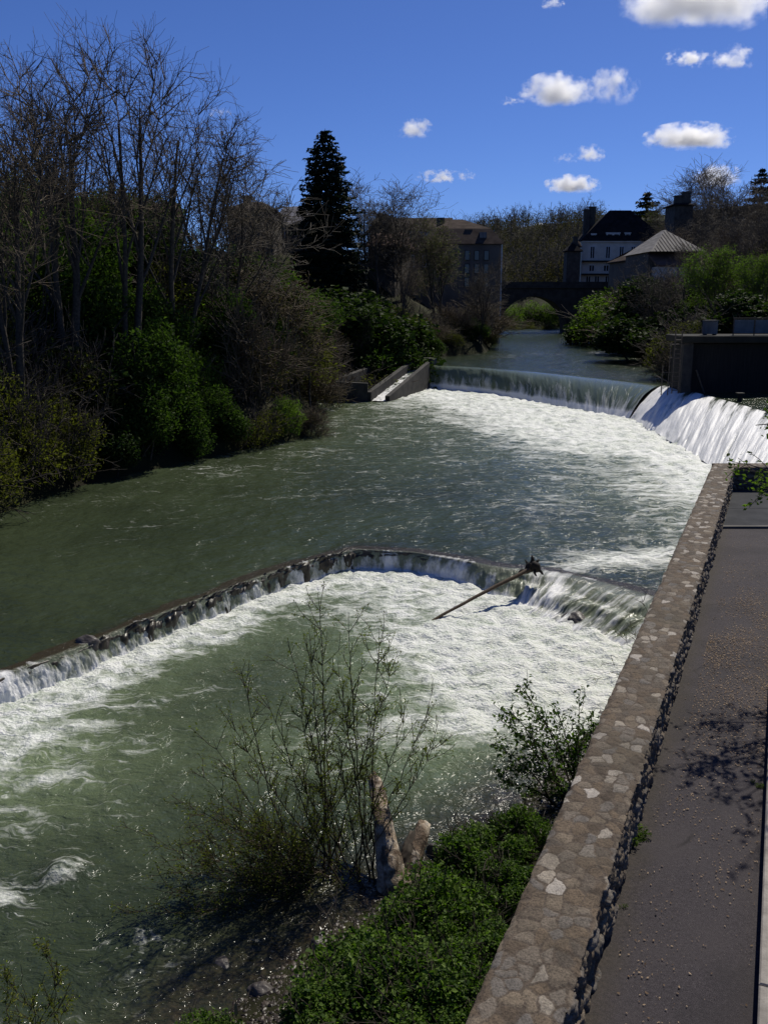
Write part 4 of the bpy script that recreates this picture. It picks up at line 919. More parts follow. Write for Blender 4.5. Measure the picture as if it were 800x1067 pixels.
zz = 2.33 * (1 - U) + 0.6 * U + 0.07 * fbm(U * 30, Vv * 3, o=3)
link('water_chute', mesh('water_chute', np.concatenate([cxy, zz[..., None]], -1).reshape(-1, 3), [grid_faces(n_, 9)], M['fall_white'], True, {'foam': np.clip(0.45 + 0.3 * U + 0.25 * fbm(U * 12, Vv * 3), 0, 1), 'fu': Vv * 1.0, 'fv': U * 6}), fp)
YS = 57.6; xs0 = X_(721, YS)
sh = thing('sluice_house', 'low dark sluice building with concrete roof slab beside the side weir', 'building', (xs0, YS, 0))
zS = Z_(350, YS)
MB().box(0, 10, 0.6, 3.2, 1.2, zS - 0.5).build('gate_wall', M['dark_timber'], sh)
MB().box(-0.4, 10.5, -0.2, 3.4, zS - 0.42, zS, 0.04).build('roof_slab', m_plain('mossy_slab', (0.012, 0.012, 0.009), (0.035, 0.033, 0.026), 1.5, 0.95, 0.5, 0.05), sh)
MB().box(-0.25, 0.35, 0.05, 0.65, 1.0, zS - 0.43, 0.03).build('corner_post', M['concrete_dark'], sh)
MB().tube([(0.75, 0.45, zS - 2.1), (1.35, 0.2, 2.1)], 0.05, 6).build('brace', M['steel'], sh)
ld = MB()
for xa in (-0.85, -0.45): ld.tube([(xa, -0.1, 2.3), (xa, -0.1, zS + 0.3)], 0.04, 5)
for k in range(13): ld.tube([(-0.85, -0.1, 2.5 + k * 0.28), (-0.45, -0.1, 2.5 + k * 0.28)], 0.025, 5)
ld.build('ladder', M['steel'], sh)
rl = MB()
for xa, za in ((-1.5, 4.0), (-1.1, 5.4)): rl.tube([(xa, -0.1, 2.2), (xa, -0.1, za)], 0.035, 5)
rl.tube([(-1.9, -0.1, 3.4), (-0.85, -0.1, 2.9)], 0.035, 5); rl.tube([(-1.5, -0.1, 3.6), (-0.85, -0.1, 3.6)], 0.03, 5); rl.tube([(-1.1, -0.1, 5.3), (0.2, -0.1, 5.35)], 0.03, 5); rl.tube([(-1.1, -0.1, 4.5), (-0.4, -0.1, 4.5)], 0.03, 5)
rl.build('railing', M['steel'], sh)
cbx = thing('cabinet', 'pale grey metal cabinet standing on the sluice roof slab', 'cabinet', (X_(752, YS), YS + 1.6, zS))
MB().box(-0.38, 0.38, -0.3, 0.3, 0.06, 0.86, 0.02).build('body', M['zinc'], cbx); MB().box(-0.42, 0.42, -0.34, 0.34, 0.86, 0.92).build('lid', M['concrete'], cbx)
for xx in (-0.3, 0.3): MB().box(xx - 0.05, xx + 0.05, -0.25, 0.25, 0, 0.06).build('foot', M['steel'], cbx)
pn = thing('railing_panel', 'bluish panelled railing along the right of the sluice roof slab', 'railing', (X_(773, YS), YS + 0.9, zS))
M['blue_panel'] = m_plain('blue_grey_panel', (0.07, 0.085, 0.10), (0.12, 0.14, 0.155), 2, 0.5)
for k in range(3): MB().box(k * 1.3 + 0.04, k * 1.3 + 1.24, -0.02, 0.02, 0.12, 0.95).build('panel', M['blue_panel'], pn)
for k in range(4): MB().tube([(k * 1.3, 0, 0), (k * 1.3, 0, 1.05)], 0.035, 6).build('post', M['steel'], pn)
MB().tube([(-0.05, 0, 1.05), (3.95, 0, 1.05)], 0.03, 6).build('top_rail', M['steel'], pn)
p_ = at_z(770, 418, Z_UP)
mp_ = thing('mooring_post', 'short dark post standing in the water above the side weir', 'post', (p_[0], p_[1], 0)); MB().tube([(0, 0, 1.2), (0, 0, 2.68)], [0.15, 0.13], 8).build('post', M['dark_timber'], mp_); MB().box(-0.2, 0.2, -0.2, 0.2, 2.68, 2.78).build('cap', M['dark_timber'], mp_)

# ------------------------------------------------------------------ trees and shrubs: one prototype of each kind
PROTO['bare1'] = tree_proto(11, H=17, stems=2, counts=(8, 7, 5, 4), rad=0.27, spread=0.5, minr=0.0075, start=0.46)
PROTO['bare2'] = tree_proto(12, H=17, stems=3, counts=(6, 6, 5, 4), rad=0.24, spread=0.45, minr=0.0075, start=0.48)
PROTO['bare3'] = tree_proto(13, H=15, stems=2, counts=(9, 6, 5, 4), rad=0.18, spread=0.6, minr=0.008, start=0.4)
PROTO['bare4'] = tree_proto(14, H=12, stems=4, counts=(6, 6, 5, 4), rad=0.11, spread=0.6, twig='twig_grey', start=0.2)
PROTO['slim'] = tree_proto(15, H=13, stems=2, counts=(10, 7, 5, 4), rad=0.12, spread=0.42, twig='twig_grey')
PROTO['budding'] = tree_proto(16, H=12, stems=2, counts=(9, 7, 5, 3), rad=0.14, spread=0.55, buds=3)
PROTO['leafing'] = tree_proto(18, H=10, stems=3, counts=(8, 6, 4, 3), rad=0.12, spread=0.7, buds=7, budm='fresh', bsize=0.16)
PROTO['brush'] = tree_proto(17, H=6, stems=6, counts=(5, 5, 4, 3), rad=0.05, spread=0.6, minr=0.009, start=0.15, buds=1, budm='dry', bsize=0.09)
PROTO['spruce'] = conifer_proto(21)
PROTO['fir'] = conifer_proto(22, H=12, R=2.6, rows=26, droop=0.25)
PROTO['laurel'] = shrub_proto(31, 'laurel', 10000, 0.14, 13, asp=0.45)
PROTO['laurel_tall'] = shrub_proto(32, 'laurel', 11000, 0.13, 15, asp=0.45, tall=1.6)
PROTO['olive'] = shrub_proto(33, 'olive', 8000, 0.095, 13, asp=0.5, twigs=150)
PROTO['olive_low'] = shrub_proto(34, 'olive', 4200, 0.10, 12, asp=0.5, tall=0.6, flat=1.3, twigs=150)
PROTO['fresh'] = shrub_proto(35, 'fresh', 8000, 0.10, 12, asp=0.55, twigs=40)
PROTO['ivy'] = shrub_proto(36, 'ivy', 9500, 0.13, 13, asp=0.9)
PROTO['twiggy'] = shrub_proto(37, 'dry', 1500, 0.10, 10, twigs=420, stemm='twig', asp=0.5)
PROTO['bramble'] = shrub_proto(38, 'bramble', 14000, 0.125, 22, asp=0.7, twigs=60, tall=0.62, flat=1.15)
PROTO['bramble_tall'] = shrub_proto(39, 'bramble', 11000, 0.13, 13, asp=0.7, twigs=60, tall=1.0)
PROTO['weed'] = shrub_proto(40, 'fresh', 420, 0.26, 5, asp=0.35, tall=0.5, stems=5)
PH = {k: max(max(v.co.z for v in me.vertices) for _, me in p) for k, p in PROTO.items()}
RND = random.Random(5)
def tree_at(key, name, px, top, Y, label, cat='tree', group=None, wide=1.0, sink=0.3):
    x = X_(px, Y); gz = ground_z(x, Y) - sink; h = max(Z_(top, Y) - gz, 1.3); s = h / PH[key]
    return place(key, name, label, cat, (x, Y, gz), RND.random() * 6.28, (s * wide, s * wide, s), group)
THK = {'laurel_tall': ('evergreen_shrub', 'dark evergreen laurel within the dense thicket on the left bank slope', 'laurels in the left bank thicket'),
       'olive': ('shrub', 'olive brown shrub within the dense thicket on the left bank slope', 'olive shrubs in the left bank thicket'),
       'twiggy': ('brushwood', 'bare reddish brown brushwood within the dense thicket on the left bank slope', 'brushwood in the left bank thicket'),
       'ivy': ('ivy_bush', 'dark ivy bush within the dense thicket on the left bank slope', 'ivy bushes in the left bank thicket'),
       'fresh': ('green_shrub', 'light green shrub within the dense thicket on the left bank slope', 'light green shrubs in the left bank thicket')}
G_L = 'bare trees on the left bank'
for key, px, top, Y, wd, lab in [
    ('bare1', 6, 40, 36, 0.9, 'bare tree at the left edge of the left bank thicket'),
    ('bare1', 62, -6, 42, 1.0, 'tallest bare tree of the left bank, reaching the top of the view'),
    ('bare2', 122, 4, 45, 0.9, 'tall bare tree with several dark straight trunks above the laurel thicket'),
    ('bare3', 172, 66, 49, 0.95, 'bare spreading tree leaning out right of the tall dark trunks'),
    ('bare4', 228, 122, 55, 1.15, 'rounded bare tree of many stems halfway to the spruce'),
    ('bare3', 246, 165, 62, 0.8, 'small rounded bare tree in front of the brown roofed house'),
    ]:
    tree_at(key, 'bare_tree', px, top, Y, lab, 'tree', G_L, wd)
for key, px, top, Y, wd in (('olive', 14, 262, 41, 1.3), ('laurel_tall', 52, 250, 47, 1.3), ('olive', 90, 262, 49, 1.3), ('ivy', 128, 252, 53, 1.3), ('laurel_tall', 160, 238, 56, 1.3), ('olive', 200, 236, 60, 1.4), ('laurel_tall', 232, 250, 62, 1.3), ('olive', 262, 262, 66, 1.4), ('fresh', 180, 285, 53, 1.2), ('olive', 30, 330, 40, 1.3), ('ivy', 75, 335, 43, 1.3), ('laurel', 110, 345, 45, 1.3), ('olive', 285, 300, 63, 1.4), ('olive', 225, 300, 57, 1.2)):
    k_ = {'laurel': 'laurel_tall'}.get(key, key); tree_at(key, THK[k_][0], px, top, Y, THK[k_][1], 'shrub', THK[k_][2], wd)
G_M = 'bare trees in front of the houses'
for key, px, top, Y, wd, lab in [
    ('slim', 384, 172, 98, 1.6, 'bare upright tree close right of the tall spruce'),
    ('slim', 421, 184, 104, 1.7, 'bare upright tree over the pyramid roofed house'),
    ('bare4', 402, 205, 110, 1.0, 'fine twigged bare tree between the two uprights near the spruce'),
    ('budding', 458, 213, 103, 1.1, 'tree with yellowish opening buds before the mansard building'),
    ('slim', 481, 216, 140, 1.6, 'bare tree poking above the mansard roof'),
    ('bare4', 502, 262, 104, 0.9, 'low bare tree at the right corner of the mansard building'),
    ('bare3', 412, 262, 92, 1.0, 'brown bare tree below the pyramid roofed house')]:
    tree_at(key, 'bare_tree' if key != 'budding' else 'budding_tree', px, top, Y, lab, 'tree', G_M, wd)
tree_at('spruce', 'spruce_tree', 341, 134, 93, 'tall dark spruce rising above the left bank against the sky', 'tree', None, 1.32, 1.0)
# shrubs along the left waterline, each its own
G_W = 'shrubs along the left waterline'
LEFT_EDGE = [(30.4, -13.6), (35.2, -12.7), (39.2, -11.2), (45.6, -7.2), (51, -4.0), (66, -4.7), (76, 0.5), (84.5, 3.4), (103, 11.7), (167, 20.6)]
def edge_x(Y): return float(np.interp(Y, [20] + [e[0] for e in LEFT_EDGE], [-19] + [e[1] for e in LEFT_EDGE]))
def shrub_on(key, off, Y, s, label, group, name='shrub', sz=1.0, cat='shrub', lift=0.0):
    x = edge_x(Y) - off; return place(key, name, label, cat, (x, Y, ground_z(x, Y) - 0.25 + lift), RND.random() * 6.28, (s, s, s * sz), group)
for key, off, Y, s, lab, sz in [
    ('olive', 1.2, 28.5, 1.5, 'brownish olive shrub at the left edge where the bank meets the water', 1.1),
    ('olive', 1.0, 31.5, 1.4, 'brownish olive shrub, second along the waterline from the left edge', 1.1),
    ('olive', 1.1, 34.4, 1.45, 'tall olive shrub, third along the waterline from the left edge', 1.3),
    ('olive', 1.0, 36.8, 1.2, 'rounded olive shrub beside the dark laurels at the waterline', 1.2),
    ('ivy', 0.9, 39.4, 1.0, 'dark ivy bush in the shaded notch of the waterline', 1.0),
    ('laurel', 1.2, 41.6, 1.25, 'glossy laurel bush at the waterline below the tall dark trunks', 1.1),
    ('laurel', 1.0, 44.0, 1.15, 'glossy laurel bush overhanging the water mid-bank', 1.1),
    ('laurel', 1.3, 46.2, 1.2, 'low glossy laurel left of the pale green waterline shrub', 0.9),
    ('olive_low', 0.8, 48.0, 1.15, 'straggly olive shrub next to the pale green waterline shrub', 1.0),
    ('fresh', 0.9, 50.2, 0.95, 'pale green shrub on the point of the left bank', 1.0),
    ('twiggy', 0.4, 51.6, 0.9, 'dry brown twiggy bush at the tip of the left bank point', 0.8)]:
    shrub_on(key, off, Y, s, lab, G_W, sz=sz)
# thicket on the slope: kinds that nothing tells apart share a label
rs = np.random.default_rng(77)
for row, off in enumerate((3.4, 6.2, 9.4, 13.0, 17.5)):
    for Y in np.arange(25 + row * 1.2, 74, 3.3 + 0.35 * row):
        yy = float(Y + rs.normal() * 0.6); o_ = float(off + rs.normal() * 0.7); x = edge_x(yy) - o_; px = 400 + 960 * x / yy
        if px < -70: continue
        if px < 120: ch = ['olive', 'olive', 'ivy', 'laurel_tall', 'fresh']
        elif px < 250: ch = ['laurel_tall', 'laurel_tall', 'ivy', 'laurel_tall', 'fresh', 'olive']
        else: ch = ['twiggy', 'olive', 'olive', 'laurel_tall', 'fresh']
        if row >= 3: ch = ['laurel_tall', 'olive', 'olive', 'ivy', 'fresh']
        k = ch[rs.integers(len(ch))]; nm, lb, gr = THK[k]
        s = float(1.35 + 0.45 * rs.random() + 0.08 * row)
        place(k, nm, lb, 'shrub', (x, yy, ground_z(x, yy) - 0.4), float(rs.random() * 6.28), (s, s, s * float(1.0 + 0.5 * rs.random())), gr)
for px, top, Y in ((262, 262, 57), (288, 275, 60), (306, 305, 62)):
    tree_at('brush', 'brushwood', px, top, Y, THK['twiggy'][1], 'shrub', THK['twiggy'][2], 1.3)
tree_at('laurel_tall', 'evergreen_shrub', 108, 192, 58, 'large yellowish evergreen mass high between the tall bare trunks', 'shrub', None, 1.5)
tree_at('laurel_tall', 'evergreen_shrub', 70, 205, 60, 'dark rounded evergreen crown at the top of the slope, left of the trunks', 'shrub', None, 1.3)
# around the fish pass and below the houses
ish = thing('ivy_shed', 'square shed wholly covered in dark ivy below the tall spruce', 'shed', (X_(326, 79), 79, 0))
ws = X_(389, 79) - X_(326, 79); z0s, z1s = 2.0, Z_(327, 79)
MB().box(0.25, ws - 0.25, 0.25, 4.5, z0s, z1s - 0.25).build('wall', M['wall_stone'], ish)
rr = np.random.default_rng(3); nI = 9000; f_ = rr.random(nI); C = np.zeros((nI, 3))
side = rr.choice(4, nI, p=[0.5, 0.12, 0.12, 0.26]); u_ = rr.random(nI); v_2 = rr.random(nI)
C[side == 0] = np.stack([u_ * ws, rr.normal(size=nI) * 0.14, z0s + v_2 * (z1s - z0s)], 1)[side == 0]
C[side == 1] = np.stack([rr.normal(size=nI) * 0.12, u_ * 4.7, z0s + v_2 * (z1s - z0s)], 1)[side == 1]
C[side == 2] = np.stack([ws + rr.normal(size=nI) * 0.12, u_ * 4.7, z0s + v_2 * (z1s - z0s)], 1)[side == 2]
C[side == 3] = np.stack([u_ * ws, v_2 * 4.7, z1s + np.abs(rr.normal(size=nI)) * 0.16], 1)[side == 3]
C[:, 2] += 0.35 * fbm(C[:, 0] * 0.7, C[:, 1] * 0.7 + 4, o=3) * (side == 3); C[:, 1] -= 0.3 * np.abs(fbm(C[:, 0] * 0.8, C[:, 2] * 0.8, o=3)) * (side == 0)
link('ivy', leaf_mesh('ivy', C, 0.16 * (0.6 + 0.7 * rr.random(nI)), M['ivy'], rr, 0.9), ish)
G_F = 'shrubs around the fish pass and houses'
for key, px, top, Y, wd, lab in [
    ('olive_low', 372, 372, 76, 1.7, 'low green brush on the bank behind the fish pass wall'),
    ('olive_low', 348, 380, 72, 1.6, 'low green brush left of the fish pass end wall'),
    ('twiggy', 322, 352, 66, 1.1, 'brown twiggy bush left of the ivy covered shed'),
    ('ivy', 402, 330, 84, 1.2, 'dark rounded bush right of the ivy covered shed'),
    ('ivy', 424, 345, 87, 1.2, 'dark bush at the bank above the left end of the weir'),
    ('laurel', 447, 340, 93, 1.3, 'dark leafy bush overhanging the upper river by the weir'),
    ('olive', 470, 335, 98, 1.3, 'olive bush overhanging the upper river, middle of the row'),
    ('laurel', 492, 330, 104, 1.3, 'rounded dark bush on the upper river edge below the mansard building'),
    ('olive', 508, 333, 112, 1.0, 'last bush on the left of the upper river before the bridge'),
    ('twiggy', 440, 318, 96, 1.4, 'tall bare brown bush under the pyramid roofed house'),
    ('twiggy', 472, 312, 104, 1.5, 'tall bare brown bush under the mansard building'),
    ('twiggy', 497, 303, 112, 1.6, 'bare brown bush against the right end of the mansard building'),
    ('olive', 405, 298, 92, 1.7, 'olive brown bush spreading right of the spruce base'),
    ('ivy', 372, 300, 86, 1.6, 'dark ivy mass between spruce base and ivy covered shed'),
    ('ivy', 322, 296, 84, 1.8, 'dark ivy mass left of the spruce base'),
    ('laurel', 396, 340, 81, 1.2, 'lighter green laurel leaning over the right side of the ivy covered shed')]:
    tree_at(key, 'shrub', px, top, Y, lab, 'shrub', G_F, wd)
# right bank
G_R = 'shrubs along the right bank'
for key, px, top, Y, wd, lab in [
    ('fresh', 643, 297, 118, 1.5, 'bright olive green rounded bush beside the bridge pier on the right bank'),
    ('ivy', 626, 325, 122, 1.3, 'small dark bush at the water edge next to the bright green bush'),
    ('twiggy', 664, 312, 104, 1.6, 'brown twiggy bush hanging over the right bank water behind the bright green bush'),
    ('ivy', 682, 318, 88, 1.5, 'dark spreading bush, middle of the right bank row'),
    ('olive', 700, 335, 77, 1.3, 'olive twiggy bush left of the sluice ladder'),
    ('twiggy', 712, 335, 67, 1.0, 'brown twiggy bush close behind the sluice ladder'),
    ('olive', 728, 305, 70, 1.4, 'brownish bush behind the sluice building'),
    ('olive', 762, 300, 71, 1.6, 'brownish bush over the middle of the sluice roof'),
    ('ivy', 795, 300, 70, 1.6, 'dark bush at the right edge above the sluice roof')]:
    tree_at(key, 'shrub', px, top, Y, lab, 'shrub', G_R, wd)
for key, px, top, Y, wd, lab in [
    ('olive', 664, 276, 122, 1.2, 'olive bush climbing the ivy clad house on its left'),
    ('ivy', 690, 284, 100, 1.2, 'tall dark bush before the lean-to of the zinc roofed house'),
    ('olive', 712, 282, 98, 1.3, 'tall olive bush before the right half of the zinc roofed house'),
    ('twiggy', 700, 272, 104, 1.4, 'bare brown bush screening the lean-to of the zinc roofed house'),
    ('ivy', 648, 290, 128, 1.2, 'dark ivy bush between the bright green bush and the ivy clad house')]:
    tree_at(key, 'shrub', px, top, Y, lab, 'shrub', G_R, wd)
G_T = 'trees on the right bank and hillside'
for key, px, top, Y, wd, lab in [
    ('leafing', 748, 250, 82, 1.2, 'tree with fresh yellow green leaves above the sluice building'),
    ('leafing', 795, 258, 78, 1.2, 'tree with fresh green leaves at the right edge of the view'),
    ('bare4', 690, 262, 92, 1.2, 'bare tree in front of the zinc roofed house'),
    ('bare3', 716, 252, 90, 1.0, 'bare tree right of the zinc roofed house'),
    ('slim', 722, 172, 160, 1.5, 'slim bare tree on the skyline right of the chimney block'),
    ('slim', 744, 158, 165, 1.7, 'tallest slim bare tree on the right hillside skyline'),
    ('slim', 764, 166, 160, 1.6, 'slim bare tree left of the hillside conifers'),
    ('bare4', 733, 190, 150, 1.3, 'rounded bare tree below the skyline slim trees'),
    ('bare3', 775, 196, 140, 1.3, 'brown bare tree below the hillside conifers'),
    ('bare4', 716, 215, 132, 1.3, 'brown bare tree under the chimney block'),
    ('bare3', 752, 222, 122, 1.2, 'spreading brown bare tree below the little white house'),
    ('bare4', 792, 205, 120, 1.4, 'brown bare tree at the right edge of the hillside'),
    ('bare3', 700, 225, 128, 1.1, 'brown bare tree just left of the chimney block'),
    ('bare4', 770, 238, 105, 1.2, 'brown bare tree directly behind the fresh leafed trees'),
    ('bare3', 735, 240, 100, 1.1, 'low bare tree beside the zinc roofed house'),
    ('budding', 680, 205, 205, 1.2, 'pale budding tree behind the manor roof')]:
    tree_at(key, 'bare_tree' if key in ('bare3', 'bare4', 'slim') else 'leafing_tree', px, top, Y, lab, 'tree', G_T, wd)
tree_at('fir', 'fir_tree', 783, 174, 172, 'dark conifer on the skyline at the upper right', 'tree', 'conifers on the skyline', 1.0)
tree_at('fir', 'fir_tree', 799, 184, 168, 'dark conifer at the right edge of the skyline', 'tree', 'conifers on the skyline', 1.2)
tree_at('fir', 'fir_tree', 668, 199, 215, 'open conifer standing behind the manor roof ridge', 'tree', 'conifers on the skyline', 1.3)
rs = np.random.default_rng(78)
for i in range(46):
    Y = float(95 + 120 * rs.random()); px = float(672 + 150 * rs.random()); x = X_(px, Y)
    if Y < 116 and px < 745: continue
    k = ['twiggy', 'olive', 'twiggy', 'ivy'][rs.integers(4)]; s = float(1.7 + 0.8 * rs.random())
    place(k, 'hillside_shrub', {'twiggy': 'brown leafless bush scattered over the right hillside', 'olive': 'olive bush scattered over the right hillside', 'ivy': 'dark evergreen bush scattered over the right hillside'}[k], 'shrub', (x, Y, ground_z(x, Y) - 0.4), float(rs.random() * 6), (s, s, s * 1.2),
          {'twiggy': 'brown hillside bushes', 'olive': 'olive hillside bushes', 'ivy': 'dark hillside bushes'}[k])
for px, top, Y in ((538, 330, 182), (556, 327, 186), (574, 329, 182), (592, 326, 185)):
    tree_at('olive', 'shrub', px, top, Y, 'sunlit olive green bush seen through the bridge arch', 'shrub', 'bushes seen through the bridge arch', 1.3)
for px, top, Y in ((530, 314, 206), (547, 309, 214), (566, 311, 210), (585, 309, 205)):
    tree_at('fresh', 'shrub', px, top, Y, 'green rounded bush far behind the bridge arch', 'shrub', 'green bushes far behind the bridge arch', 1.2)
# far wood closing the valley, one mass
rs = np.random.default_rng(9); SS = []; LC_ = []
for i in range(480):
    y = 262 + 150 * rs.random() ** 1.3; x = (0.02 + 0.22 * rs.random()) * y - 6
    h = 5 + 4 * rs.random(); gz = ground_z(x, y); seg = []
    P, D = branch(rs, np.array([x, y, gz - 0.5]), np.array([0, 0, 1.0]), h * 0.8, 0.14, 4, 0.05, 0.02, seg, 0.4)
    for a in range(7):
        P1, D1 = branch(rs, P[1 + a % 4], perp(rs, D[1 + a % 4], 0.6), h * 0.34, 0.06, 3, 0.12, 0.06, seg, 0.5)
        for b_ in range(6):
            branch(rs, P1[rs.integers(1, 4)], perp(rs, D1[1], 0.8), h * 0.16, 0.05, 2, 0.2, 0.04, seg, 0.6)
    SS += seg
    LC_.append(np.array([x, y, gz + 1.6]) + rs.normal(size=(150, 3)) * np.array([2.4, 2.4, 1.7]))
wd_ = link('woodland', seg_mesh('woodland', SS, 3, M['twig_grey'])); wd_['kind'] = 'stuff'; wd_['label'] = 'distant leafless wood on the hill beyond the bridge'; wd_['category'] = 'wood'
C = np.concatenate(LC_); us = link('undergrowth', leaf_mesh('undergrowth', C, 0.6, M['dry'], rs)); us['kind'] = 'stuff'; us['label'] = 'green undergrowth of the distant wood beyond the bridge'; us['category'] = 'undergrowth'
# ------------------------------------------------------------------ near river bank
def bez(p0, p1, p2, n):
    t = np.linspace(0, 1, n)[:, None]; return (1 - t) ** 2 * np.asarray(p0) + 2 * t * (1 - t) * np.asarray(p1) + t * t * np.asarray(p2)
def chain(P, r0, r1, out):
    n = len(P) - 1
    for i in range(n):
        out.append((*P[i], *P[i + 1], r0 + (r1 - r0) * i / n, r0 + (r1 - r0) * (i + 1) / n))
# wet gravel and cobbles along the shore
rg = np.random.default_rng(41)
ico = [(0, 0, 1)] + [(0.894 * math.cos(a), 0.894 * math.sin(a), 0.447) for a in np.arange(5) * 2 * math.pi / 5] + [(0.894 * math.cos(a), 0.894 * math.sin(a), -0.447) for a in (np.arange(5) + .5) * 2 * math.pi / 5] + [(0, 0, -1)]
ico = np.array(ico); icf = np.array([(0, 1, 2), (0, 2, 3), (0, 3, 4), (0, 4, 5), (0, 5, 1), (1, 6, 2), (2, 7, 3), (3, 8, 4), (4, 9, 5), (5, 10, 1), (6, 7, 2), (7, 8, 3), (8, 9, 4), (9, 10, 5), (10, 6, 1), (11, 7, 6), (11, 8, 7), (11, 9, 8), (11, 10, 9), (11, 6, 10)])
cx_ = rg.uniform(-5.5, 4.5, 120000); cyy = rg.uniform(5, 17.5, 120000); hh, ss = ground_h(cx_, cyy)
ok = (ss > -0.75 * rg.random(120000) ** 2.2 - 0.02) & (ss < 1.1) & (((cx_ - WP[0]) * WN[0] + (cyy - WP[1]) * WN[1]) < -0.05)
cx_, cyy, hh = cx_[ok][:12000], cyy[ok][:12000], hh[ok][:12000]; n = len(cx_)
sz = 0.008 + 0.034 * rg.random(n) ** 4; sc_ = sz[:, None] * np.stack([1 + 0.5 * rg.random(n), 1 + 0.4 * rg.random(n), 0.35 + 0.3 * rg.random(n)], 1)
th = rg.random(n) * 6.28; R = np.stack([np.stack([np.cos(th), -np.sin(th)], 1), np.stack([np.sin(th), np.cos(th)], 1)], 1)
V = ico[None] * (0.65 + 0.55 * rg.random((n, 12, 1))) * sc_[:, None, :]; V[..., :2] = np.einsum('nij,nkj->nki', R, V[..., :2]); V += np.stack([cx_, cyy, np.maximum(hh, -0.03) + sz * 0.05], 1)[:, None, :]
def make_gravel():
    q = N('wet_gravel'); r = q.at('rnd'); c = q.ramp(r, [(0, (0.018, 0.014, 0.011)), (0.6, (0.036, 0.027, 0.020)), (0.93, (0.07, 0.055, 0.042)), (1, (0.13, 0.11, 0.09))])
    return q.set(c, 0.4, q.bump(q.noise(q.co(), 40, 3), 0.4, 0.01), Specular_IOR_Level=0.3)
M['gravel'] = make_gravel()
gr = link('gravel', mesh('gravel', V.reshape(-1, 3), [(icf[None] + 12 * np.arange(n)[:, None, None]).reshape(-1, 3)], M['gravel'], False, None, {'rnd': np.repeat(rg.random(n), 20)}))
gr['kind'] = 'stuff'; gr['label'] = 'wet dark pebbles along the near shore below the parapet'; gr['category'] = 'gravel'

def rock_mesh(seed, r, sub=3, rough=0.25):
    import bmesh
    bm = bmesh.new(); bmesh.ops.create_icosphere(bm, subdivisions=sub + 1, radius=1.0)
    V = np.array([v.co[:] for v in bm.verts]); Fq = np.array([[v.index for v in f.verts] for f in bm.faces]); bm.free()
    k = 1 + rough * fbm(V[:, 0] * 1.2 + seed, V[:, 1] * 1.2, V[:, 2] * 1.2, o=4)
    rr_ = np.random.default_rng(seed)
    for _ in range(9):      # chop flat facets
        nrm = rr_.normal(size=3); nrm /= np.linalg.norm(nrm); h = 0.72 + 0.2 * rr_.random(); d = (V * k[:, None]) @ nrm; k = np.where(d > h, k * h / np.maximum(d, 1e-6), k)
    return mesh('rock', V * k[:, None] * np.asarray(r), [Fq], M['rock'], True)
for i, (px, py, z, r, lab) in enumerate([
    (273, 1032, 0.0, (0.17, 0.13, 0.09), 'pale flat stone at the water edge beside the lowest bramble clump'),
    (332, 985, 0.0, (0.14, 0.11, 0.09), 'dark stone in the shallows below the willow'),
    (455, 885, 0.05, (0.16, 0.14, 0.10), 'grey stone just right of the broken stump'),
    (480, 868, 0.05, (0.13, 0.11, 0.08), 'small stone in the shallows left of the elder bush'),
    (232, 1005, -0.03, (0.15, 0.10, 0.07), 'brown stone half under water near the frame bottom')]):
    p = at_z(px, py, z); tag(link('rock', rock_mesh(50 + i, r), None, p, i * 1.3), lab, 'rock')
p = at_z(92, 668, Z_MID); tag(link('boulder', rock_mesh(91, (0.30, 0.22, 0.26)), None, (p[0], p[1], Z_MID - 0.10), 0.5), 'dark stone block on the crest of the low weir near the left edge', 'boulder')
G_B = 'boulders in the rapid'
for i, (px, py, z, r, lab) in enumerate([
    (610, 610, 0.40, (0.95, 0.60, 0.24), 'broad purplish boulder in the middle of the rapid'),
    (578, 606, 0.38, (0.6, 0.45, 0.26), 'boulder under falling water just right of the log root'),
    (640, 632, 0.22, (0.7, 0.5, 0.30), 'boulder in the rapid nearest the parapet'),
    (600, 640, 0.12, (0.6, 0.4, 0.28), 'boulder at the foot of the rapid with water streaming over it'),
    (558, 618, 0.15, (0.5, 0.35, 0.26), 'boulder at the foot of the rapid below the log root')]):
    p = at_z(px, py, z); tag(link('boulder', rock_mesh(70 + i, r, 3, 0.3), None, (p[0], p[1], z - 0.2), i * 0.7), lab, 'boulder', G_B)

# drift log with its root plate stuck on the weir
def make_wood(name, a, b_, sc3=(3, 3, 3)):
    q = N(name); v = q.co('Object', sc3); n1 = q.noise(v, 5, 6, 0.7); n2 = q.noise(v, 22, 4, 0.7)
    return q.set(q.mix(0.5, q.ramp(n1, [(0.3, a), (0.7, b_)]), q.ramp(n2, [(0.3, 0.5), (0.65, 1.1)]), 'MULTIPLY'), 0.8, q.bump(n2, 0.6, 0.02), Specular_IOR_Level=0.3)
M['wet_log'] = make_wood('wet_log', (0.05, 0.035, 0.022), (0.15, 0.105, 0.068))
M['dark_root'] = make_wood('dark_root', (0.008, 0.007, 0.006), (0.03, 0.024, 0.019))
p0 = at_z(450, 647, -0.02); p1 = at_y(554, 592, 24.4)
lg = thing('drift_log', 'long bare drift log slanting into the foam with its dark root plate on the weir', 'log', p1)
d_ = p1 - p0; Pl = np.stack([p0 - p1 + d_ * t for t in np.linspace(-0.06, 1.0, 26)]); Pl[:, 2] += 0.03 * np.sin(np.linspace(0, 3.1, 26)); Pl[:, 0] += 0.03 * fbm(np.linspace(0, 4, 26), np.zeros(26), o=3)
MB().tube(Pl, np.linspace(0.032, 0.062, 26) * (1 + 0.12 * fbm(np.linspace(0, 9, 26), np.ones(26), o=2)), 10).build('trunk', M['wet_log'], lg, True)
rb_ = MB(); rr = np.random.default_rng(6)
